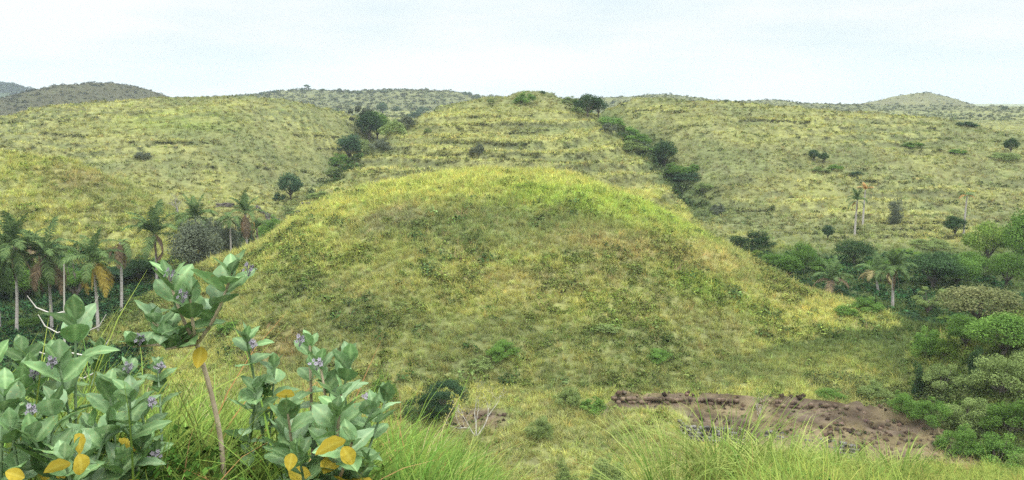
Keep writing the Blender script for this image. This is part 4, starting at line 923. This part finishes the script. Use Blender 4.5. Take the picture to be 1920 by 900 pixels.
# ------------------------------------------------------------------ stone walls
M_STONE = barkmat('terrace_stone', (.025, .023, .02), (.25, .235, .21), 2.6)
M_REDST = barkmat('reddish_stone', (.050, .034, .024), (.19, .135, .095), 1.4)
def stones(name, label, pts, hgt, size, mat, seed, group=None, skip=.1):
    g = np.random.default_rng(seed); b = MB(); P = np.array(pts, float); seg = np.linalg.norm(np.diff(P, axis=0), axis=1); L_ = np.concatenate([[0], np.cumsum(seg)])
    rows = max(1, int(round(hgt / (size * .7)))); x0, y0 = P[0]; z0 = zat(x0, y0 - .35)
    cube = np.array([(sx, sy, sz) for sx in (-1, 1) for sy in (-1, 1) for sz in (-1, 1)], float); fc = [(0, 1, 3, 2), (4, 6, 7, 5), (0, 4, 5, 1), (2, 3, 7, 6), (0, 2, 6, 4), (1, 5, 7, 3)]
    s = 0
    while s < L_[-1]:
        px, py = np.interp(s, L_, P[:, 0]), np.interp(s, L_, P[:, 1]); zb = zat(px, py - .45)
        for r in range(rows):
            if g.uniform() < skip: continue
            w_ = size * g.uniform(.55, 1.2); v = cube * np.array([w_ * .5, size * .45, size * .38]) * g.uniform(.75, 1.15, (8, 3))
            an = g.normal(0, .35); c_, s_ = math.cos(an), math.sin(an); v = np.stack([v[:, 0] * c_ - v[:, 1] * s_, v[:, 0] * s_ + v[:, 1] * c_, v[:, 2]], -1)
            b.add(v + np.array([px + g.normal(0, size * .15), py + g.normal(0, size * .14) - .25 + .12 * r, zb + size * .3 + r * size * .66]) - np.array([x0, y0, z0]), fc)
        s += size * g.uniform(.6, .95)
    o = link(name, b.mesh(name, [mat])); o.location = (x0, y0, z0); tag(o, label, 'wall', group); return o
sub = lambda Tt, a, b_: [(x, float(np.interp(x, Tt[:, 0], Tt[:, 1]))) for x in np.linspace(a, b_, 12)]
stones('stone_wall', 'curved wall of black and white stones across the bare earth', sub(T2, 11.3, 22.0), 1.0, .27, M_STONE, 1, None, .2)
stones('stone_ledge', 'low reddish stone ledge at the upper edge of the bare earth, left stretch', sub(T1, 7.0, 16.0), .55, .34, M_REDST, 2, 'stone ledges above the bare earth', .3)
stones('stone_ledge', 'low broken stone ledge at the upper edge of the bare earth, right stretch', sub(T1, 17.2, 24.5), .5, .34, M_REDST, 3, 'stone ledges above the bare earth', .45)
M_DARKST = barkmat('dark_stone', (.04, .04, .035), (.15, .13, .115), 1.4)
def wallpx(pts, hgt, size, mat, label, seed, sk=.15):
    w_ = [hit(px, py)[:2] for px, py in pts]; stones('terrace_wall', label, w_, hgt * .6, size * .5, M_DARKST, seed=seed, group='old terrace walls at the foot of the left hillside', skip=sk) if True else stones('terrace_wall', label, w_, hgt, size, mat, seed, 'old terrace walls at the foot of the left hillside', sk)
wallpx([(405,388),(440,388)], 1.3, .7, M_REDST, 'short dark terrace wall left of the orange skirted palm', 5)
wallpx([(482,390),(590,388)], 1.2, .6, M_REDST, 'long dark terrace wall below the isolated tree', 6)
wallpx([(500,406),(560,404)], 1.0, .6, M_REDST, 'lower terrace wall below the long dark wall', 7)

# ------------------------------------------------------------------ foreground grass and weeds
# straw, clods and seedlings on the bare earth
coll_e = protos('earth_debris', [blades(12, .30, .022, .30, 1.2, 2, .9, 400 + i, .2) for i in range(3)] + [leafclump(26, .20, .10, 405 + i) for i in range(2)], M_TUFT)
g = np.random.default_rng(44); n = 5200; X = g.uniform(-6, 30, n); Y = g.uniform(47, 63, n); s_ = soil(X, Y); k = (s_ > .3) & (g.uniform(0, 1, n) < .25 + 1.1 * sstep(.42, .62, fbm(X * .35 + 3, Y * .5, 86, 4))); X, Y = X[k], Y[k]; n = len(X)
idx = np.where(g.uniform(0, 1, n) < .14, 3 + g.integers(0, 2, n), g.integers(0, 3, n))
scatter('earth_litter', coll_e, np.stack([X, Y, H(X, Y)], -1), g.uniform(.5, 1.4, n), vary(np.where((idx >= 3)[:, None], np.array([.12, .19, .06]), np.array([.21, .165, .085])), g, n, .3), idx, 'dry straw and seedlings strewn over the bare earth', .5)
rock = []
for i in range(3):
    b = MB(); q = np.random.default_rng(500 + i); cube = np.array([(x_, y_, z_) for x_ in (-1, 1) for y_ in (-1, 1) for z_ in (-1, 1)], float) * .12 * q.uniform(.5, 1.3, (8, 3)); b.add(cube, [(0, 1, 3, 2), (4, 6, 7, 5), (0, 4, 5, 1), (2, 3, 7, 6), (0, 2, 6, 4), (1, 5, 7, 3)]); rock.append(b)
coll_r = protos('clod', rock, M_TUFT)
g = np.random.default_rng(45); n = 3800; X = g.uniform(-6, 30, n); Y = g.uniform(47, 63, n); k = (soil(X, Y) > .25) & (g.uniform(0, 1, n) < sstep(.42, .66, fbm(X * .5, Y * .8, 47, 3)) * 1.3 + .08); X, Y = X[k], Y[k]; n = len(X)
scatter('earth_clods', coll_r, np.stack([X, Y, H(X, Y)], -1), g.uniform(.3, 1.15, n) ** 1.6, vary(np.broadcast_to([.12, .088, .064], (n, 3)), g, n, .5), g.integers(0, 3, n), 'clods and small stones on the bare earth', 1.0)
GREENNEAR = np.array([.115, .22, .045]); YELNEAR = np.array([.33, .36, .10])
coll_near = protos('bank_tuft', [blades(34, .62, .0085, .22, 1.1, 5, .28, 200 + i, .22) for i in range(4)] + [blades(12, .80, .010, .2, .7, 5, .22, 210 + i, .9) for i in range(2)] +
                   [leafclump(60, .13, .034, 220 + i, .9) for i in range(3)], M_TUFT)
g = np.random.default_rng(31); n = 12000
r = np.sqrt(g.uniform(2.4 ** 2, 9.0 ** 2, n)); a = g.uniform(-R(36), R(36), n); X = r * np.sin(a); Y = r * np.cos(a); k = (Y > 2.3) & (g.uniform(0, 1, n) < np.where(r > 6.8, .5, 1)); X, Y = X[k], Y[k]; n = len(X); Z = H(X, Y)
PX = 960 + X / Y * F * .97
hs = np.interp(PX, [0, 250, 400, 600, 750, 880, 960, 1020, 1200, 1260, 1330, 1450, 1700, 1920], [1.0, 1.0, .95, .85, .7, .6, .42, .25, .25, .42, .50, .44, .30, .22])
hs = hs * np.clip(1.15 - .07 * (Y - 3), .7, 1.15) * np.where(PX < 780, sstep(1.8, 3.3, Y) * .7 + .3, 1)
weedy = np.where(PX < 760, .36, .26) ; u = g.uniform(0, 1, n)
idx = np.where(u < weedy, 6 + g.integers(0, 3, n), np.where(u > .90, 4 + g.integers(0, 2, n), g.integers(0, 4, n)))
pn = fbm(X * 1.1, Y * 1.1, 141, 3); yl = np.clip(sstep(800, 1300, PX + g.normal(0, 120, n)) * .62 + .08 + (pn - .5) * 1.1, 0, 1)
tint = GREENNEAR * (1 - yl[:, None]) + YELNEAR * yl[:, None]
tint = np.where((idx >= 6)[:, None], np.array([.11, .22, .045]) * (1 + .5 * yl[:, None]), tint)
sc2 = hs * g.uniform(.65, 1.2, n) * np.where(idx >= 6, 1.0, 1)
scatter('bank_grass', coll_near, np.stack([X, Y, Z + np.where(idx >= 6, g.uniform(0, .30, n) * hs, 0)], -1), sc2, vary(np.where((g.uniform(0, 1, n) < .05)[:, None] & (idx[:, None] < 6), np.array([.28, .19, .09]), tint), g, n, .24), idx, 'long green and straw coloured grass with leafy weeds on the near bank', .18)
M_CL = leafmat('grass_clump', (.12, .22, .04), (.40, .44, .14), tr=.35)
M_CLD = leafmat('straw', (.34, .28, .14), (.55, .47, .26), tr=.3)
def clump(label, px, Y, nb, ln, spread, seed, mat=M_CL, wd=.010, lean=.30, group='big grass clumps on the near bank', bend=.9, name='grass_clump'):
    x = (px - 960) / F / .97 * Y; z = zat(x, Y); b = blades(nb, ln, wd, spread, bend, 6, lean, seed, .0)
    b.c = [c * 0 + np.random.default_rng(seed * 31 + i).uniform(0, 1) for i, c in enumerate(b.c)]
    o = link(name, b.mesh(name, [mat])); o.location = (x, Y, z); tag(o, label, 'grass clump', group)
clump('tall bright green grass clump standing left of all on the right bank', 1275, 5.6, 330, .98, .42, 301)
clump('bright grass clump right beside the tallest clump', 1375, 5.7, 260, .84, .42, 302)
clump('leaning yellow green grass clump in front of the curved stone wall', 1480, 5.4, 200, .52, .40, 303, lean=.5)
clump('yellow green grass clump below the right end of the stone wall', 1585, 5.4, 180, .46, .40, 304)
clump('low pale grass clump near the bottom right', 1700, 5.4, 160, .40, .38, 305)
clump('fine pale green grass clump below the bare white shrub', 880, 4.9, 260, .60, .45, 306, wd=.007, lean=.5)
clump('pale green grass clump between the big milkweed and the bare shrub', 812, 4.8, 200, .55, .40, 307, wd=.007, lean=.45)
clump('small sprawling grass clump at the bottom left of the hollow', 950, 5.2, 160, .48, .40, 308, wd=.007, lean=.55)
clump('green grass clump between the tall milkweed stalk and the big milkweed', 445, 3.6, 200, .62, .35, 309, wd=.007, lean=.4)
clump('tall yellow straw clump at the left frame edge', 15, 4.2, 40, .85, .4, 310, M_CLD, .009, .18)
clump('thin yellow straw clump below the palm trunks', 130, 4.4, 26, .72, .4, 311, M_CL, .010, .22)
clump('dry tangled straw clump behind the left milkweeds', 235, 4.6, 70, .85, .5, 312, M_CLD, .006, .5)
clump('dry straw clump left of the dark feathery tree', 760, 4.4, 50, .70, .3, 313, M_CLD, .005, .6)

# dead weed stalk with curved twigs
def stalk(label, px, pyt, Y, h, seed, name='dry_stalk'):
    x, _, zt = at(px, pyt, Y); z = zat(x - .08, Y); e = empty(name, (x - .08, Y, z)); tag(e, label, 'dead stalk'); b = MB(); hh = zt - z
    b.tube([(0, 0, -.02), (.02, 0, hh * .4), (.05, .0, hh * .7), (.08, 0, hh)], [.010, .008, .006, .003], 6); link('stem', b.mesh('stem', [M_TWIG], True), e)
    g = np.random.default_rng(seed)
    for i, t in enumerate([.52, .62, .72, .8]):
        for s in (-1, 1):
            l = .26 * g.uniform(.6, 1.2); b = MB(); o = np.array([.02 + .08 * t, 0, hh * t]); b.tube([o, o + np.array([s * l * .4, 0, -.02]), o + np.array([s * l * .8, 0, .02]), o + np.array([s * l, 0, .09])], [.005, .0045, .004, .002], 5)
            link('twig', b.mesh('twig', [M_TWIG], True), e)
stalk('dead white stalk with curved side twigs before the palm trunks', 120, 495, 5.0, 1, 3)

# ------------------------------------------------------------------ milkweed plants
M_MW = leafmat('milkweed_leaf', (.095, .195, .065), (.29, .43, .185), tr=.25, gloss=.03, rough=.5, hue=.16)
M_MWP = leafmat('milkweed_leaf_pale', (.14, .26, .110), (.35, .47, .25), tr=.28, gloss=.035, rough=.5, hue=.12)
M_MWY = leafmat('milkweed_leaf_yellow', (.50, .36, .04), (.66, .52, .10), tr=.35)
M_MST = barkmat('milkweed_stem', (.30, .24, .16), (.52, .42, .30), 30)
M_MSG = barkmat('milkweed_green_stem', (.14, .22, .11), (.26, .34, .20), 30)
M_FLW = leafmat('milkweed_flower', (.20, .17, .23), (.44, .41, .44), tr=.25)
def mleaf(seed, curl, fold, wd=.56):
    g = np.random.default_rng(seed); nu, nv = 12, 7; V = []; C_ = []
    for i in range(nu + 1):
        t = i / nu; half = wd * .58 * math.sin(math.pi * min(1, t ** .95 * .985 + .012)) ** .72 * (1.12 - .25 * t)
        for j in range(nv):
            s = (j / (nv - 1) - .5) * 2; x = t - .12 * curl * t * t; y = s * half
            z = curl * (-.55 * t * t) + fold * abs(s) * half + .018 * math.sin(t * 19 + abs(s) * 2.5) * abs(s)
            V.append((x, y, z)); vein = abs(s) < .05 or (abs(math.sin(t * 21 - abs(s) * 3.2)) < .14); C_.append([.95] * 3 if abs(s) < .05 else ([.55] * 3 if vein else [.18 + .18 * g.uniform()] * 3))
    b = MB(); b.add(V, [(i * nv + j, i * nv + j + 1, (i + 1) * nv + j + 1, (i + 1) * nv + j) for i in range(nu) for j in range(nv - 1)], C_); return b.mesh('leaf', [M_MW], True)
LEAVES = [mleaf(1, .1, .30), mleaf(2, .45, .22), mleaf(3, .8, .15), mleaf(4, -.15, .38), mleaf(5, .3, .05, .62)]
def flowers(seed):
    g = np.random.default_rng(seed); b = MB()
    for i in range(11):
        c = g.normal(0, .022, 3) * np.array([1, 1, .7]); nrm = np.array([g.normal(0, .5), -.7 + g.normal(0, .5), .8]); nrm /= np.linalg.norm(nrm); u = np.cross(nrm, [0, 0, 1.]); u /= np.linalg.norm(u); v = np.cross(nrm, u)
        for k in range(5):
            a = k * 1.2566 + g.uniform(0, .2); d = math.cos(a) * u + math.sin(a) * v; s = np.cross(nrm, d)
            b.add([c, c + d * .007 + s * .0045, c + d * .0155 + nrm * .003, c + d * .007 - s * .0045], [(0, 1, 2, 3)], [[.9] * 3, [.6] * 3, [.1] * 3, [.6] * 3])
        b.tube([c - nrm * .003, c + nrm * .004], [.003, .002], 5, [.0] * 3)
        b.tube([np.array([0, 0, -.05]), c], [.0015, .001], 3, [.5] * 3)
    return b.mesh('flower_cluster', [M_FLW])
FLOW = [flowers(1), flowers(2)]
EXTRA = {2: (2, 20, 230, 690, 790), 3: (2, -20, 90, 720, 870), 4: (3, 30, 210, 780, 890), 5: (2, 190, 320, 740, 880), 6: (1, 440, 520, 700, 780), 7: (6, 520, 740, 730, 890)}
def milkweed(label, bx, by, stems, seed):
    """bx: pixel column of the foot, by: distance; stems: (tip px, tip py, distance, leaf pairs, leaf size, woody?, flower?, yellow leaves)"""
    g = np.random.default_rng(seed); x0 = (bx - 960) / F / .95 * by; z0 = zat(x0, by)
    e = empty('milkweed', (x0, by, z0)); tag(e, label, 'milkweed plant', 'milkweed plants on the near bank'); base = np.array([x0, by, z0])
    px0 = bx
    if seed in EXTRA:
        n_, a_, b_, c_, d_ = EXTRA[seed]
        stems = stems + [(g.uniform(a_, b_), g.uniform(c_, d_), by + g.uniform(-.35, .3), 6, g.uniform(.12, .16), 0, int(g.uniform() < .3), int(g.uniform() < .3)) for _ in range(n_)]
    for (tx, ty, tY, pairs, ls, woody, fl, ny) in stems:
        pairs += (seed != 1); ls *= .86 if seed == 1 else .76
        tip = np.array(at(tx, ty, tY)) - base; h_ = tip[2]
        st = np.array([g.normal(0, .04), g.normal(0, .04), -.03]); c1 = st + np.array([tip[0] * .25, tip[1] * .3, h_ * .45]) + g.normal(0, .02, 3)
        if seed == 1:                                   # all shoots leave one bare stalk
            fork = np.array(at(368, 645, 3.0)) - base
            if (tx, ty) == (316, 518):
                kn = np.array([fork * t + np.array([.05 * math.sin(t * 3.1), 0, 0]) for t in np.linspace(-.03, 1, 12)]); kb = MB(); kb.tube(kn, np.linspace(.0105, .008, 12), 8); link('stalk', kb.mesh('stalk', [M_MST], True), e)
            st = fork; c1 = fork + (tip - fork) * np.array([.6, .6, .35])
        ts = np.linspace(0, 1, 12)[:, None]; P = (1 - ts) ** 2 * st + 2 * ts * (1 - ts) * c1 + ts ** 2 * tip
        L_ = float(np.linalg.norm(np.diff(P, axis=0), axis=1).sum()); b = MB(); b.tube(P, np.linspace(.011 if woody and seed != 1 else .007, .004, 12), 7)
        s_ = link('stem', b.mesh('stem', [M_MST if woody else M_MSG], True), e)
        a0 = g.uniform(0, 3.14); d_ = 0.0
        for k in range(pairs):
            t = 1 - d_ / L_
            if t < (.2 if seed == 1 else .12): break
            p = (1 - t) ** 2 * st + 2 * t * (1 - t) * c1 + t * t * tip
            d_ += ls * (.20 + .10 * min(k, 3)) * (.7 if seed == 1 else 1) * g.uniform(.9, 1.2)
            az = a0 + k * 1.5708 + g.normal(0, .18); el = R([76, 58, 46, 36, 28, 18, 6, -8][min(k, 7)]) + g.normal(0, .12); sz = ls * [.62, .85, 1, 1.05, 1.05, 1, .95, .9][min(k, 7)]
            for s in (0, 1):
                if g.uniform() < .06: continue
                o = link('leaf', LEAVES[g.integers(0, 5)], e); a_ = az + s * math.pi + g.normal(0, .15); elv = el + g.normal(0, .14)
                M_ = Matrix.Rotation(a_, 4, 'Z') @ Matrix.Rotation(-elv, 4, 'Y') @ Matrix.Rotation(g.normal(0, .3), 4, 'X'); o.matrix_local = Matrix.Translation(Vector(p)) @ M_ @ Matrix.Scale(sz * g.uniform(.88, 1.1), 4)
                o.material_slots[0].link = 'OBJECT'; yel = ny > 0 and k >= pairs - 2
                if yel: ny -= 1; o['label'] = 'yellow withering leaf'
                o.material_slots[0].material = M_MWY if yel else (M_MWP if g.uniform() < (.55 if k < 2 else .15) else M_MW)
            if (fl and k == 1 and g.uniform() < .7) or (fl > 1 and k == 2):
                q = link('flower_cluster', FLOW[g.integers(0, 2)], e); q.location = Vector(p) + Vector((g.normal(0, .03), -.05, .045)); q.rotation_euler = (0, 0, g.uniform(-1, 1)); q.scale = (.62,) * 3
    for (px, py, Yl, sz, rx, ry, rz) in YELLOW.get(seed, ()):
        o = link('leaf', LEAVES[(px + py) % 3], e); o['label'] = 'yellow withering leaf'; o.matrix_local = Matrix.Translation(Vector(at(px, py, Yl)) - Vector(base)) @ Euler((R(rx), R(ry), R(rz))).to_matrix().to_4x4() @ Matrix.Scale(sz, 4)
        o.material_slots[0].link = 'OBJECT'; o.material_slots[0].material = M_MWY
    return e
YELLOW = {1: [(378, 650, 2.95, .075, 60, 75, 160)], 7: [(648, 826, 2.55, .10, 60, 12, 190), (642, 838, 2.55, .075, 70, 60, 10), (548, 850, 2.55, .06, 60, 75, 160), (552, 742, 2.8, .065, 60, -20, 200)],
          4: [(132, 868, 2.4, .075, 60, 10, 185), (146, 852, 2.4, .08, 65, 75, 30), (140, 815, 2.5, .08, 70, 65, 60)], 3: [(10, 885, 2.4, .06, 70, 30, 30)]}
milkweed('tallest milkweed with a bare pale stalk and one yellow leaf', 402, 3.1, [
    (316, 518, 3.0, 5, .135, 1, 1, 0), (434, 512, 2.9, 5, .14, 1, 1, 0), (356, 560, 2.9, 5, .13, 1, 1, 0), (282, 600, 3.0, 5, .135, 1, 0, 0), (310, 655, 2.95, 4, .13, 1, 0, 0), (405, 580, 3.0, 3, .11, 1, 0, 0), (250, 650, 3.05, 4, .12, 1, 1, 0)], 1)
milkweed('milkweed with one large upright pair of leaves at its top, far left', 150, 3.2, [
    (142, 600, 3.1, 3, .20, 0, 0, 0), (110, 680, 2.9, 6, .17, 0, 1, 0), (40, 660, 3.1, 5, .15, 0, 0, 0), (190, 655, 3.4, 5, .12, 0, 1, 0)], 2)
milkweed('milkweed cut by the left frame edge', 10, 2.7, [
    (10, 730, 2.6, 6, .15, 0, 1, 0), (-20, 660, 2.8, 6, .16, 0, 0, 0), (50, 700, 3.0, 5, .13, 0, 1, 0), (20, 800, 2.5, 6, .13, 0, 0, 1)], 3)
milkweed('low milkweed with yellow leaves in the bottom left corner', 110, 2.7, [
    (100, 765, 2.6, 6, .17, 0, 1, 2), (60, 820, 2.5, 5, .15, 0, 0, 0), (150, 840, 2.6, 6, .14, 0, 0, 2), (205, 800, 2.7, 5, .15, 0, 0, 0), (120, 860, 2.45, 5, .13, 0, 0, 2)], 4)
milkweed('milkweed in front of the bare stalk at the left', 235, 3.0, [
    (205, 725, 2.9, 7, .15, 0, 0, 0), (262, 755, 3.0, 5, .13, 0, 1, 0), (240, 690, 3.3, 5, .12, 0, 1, 0), (295, 690, 3.4, 4, .12, 0, 1, 0), (270, 830, 2.8, 5, .13, 0, 0, 0), (230, 870, 2.7, 4, .14, 0, 0, 1)], 5)
milkweed('slim milkweed with dull purple flowers between the stalk and the big plant', 470, 3.3, [
    (462, 635, 3.2, 6, .14, 0, 2, 0), (515, 690, 3.3, 5, .14, 0, 0, 1), (490, 730, 3.3, 4, .12, 0, 0, 0)], 6)
milkweed('largest bushy milkweed with orange yellow leaves hanging below', 600, 3.0, [
    (580, 640, 3.1, 6, .11, 1, 1, 0), (600, 680, 3.0, 7, .14, 1, 1, 0), (655, 680, 3.0, 7, .16, 0, 0, 1), (640, 740, 2.8, 8, .17, 1, 0, 2), (540, 775, 2.8, 7, .15, 1, 0, 2), (700, 765, 2.9, 7, .14, 0, 0, 0),
    (725, 745, 3.1, 4, .13, 0, 1, 0), (560, 850, 2.7, 5, .13, 0, 0, 1), (660, 830, 2.6, 6, .15, 1, 0, 2), (690, 870, 2.7, 4, .12, 0, 0, 1)], 7)
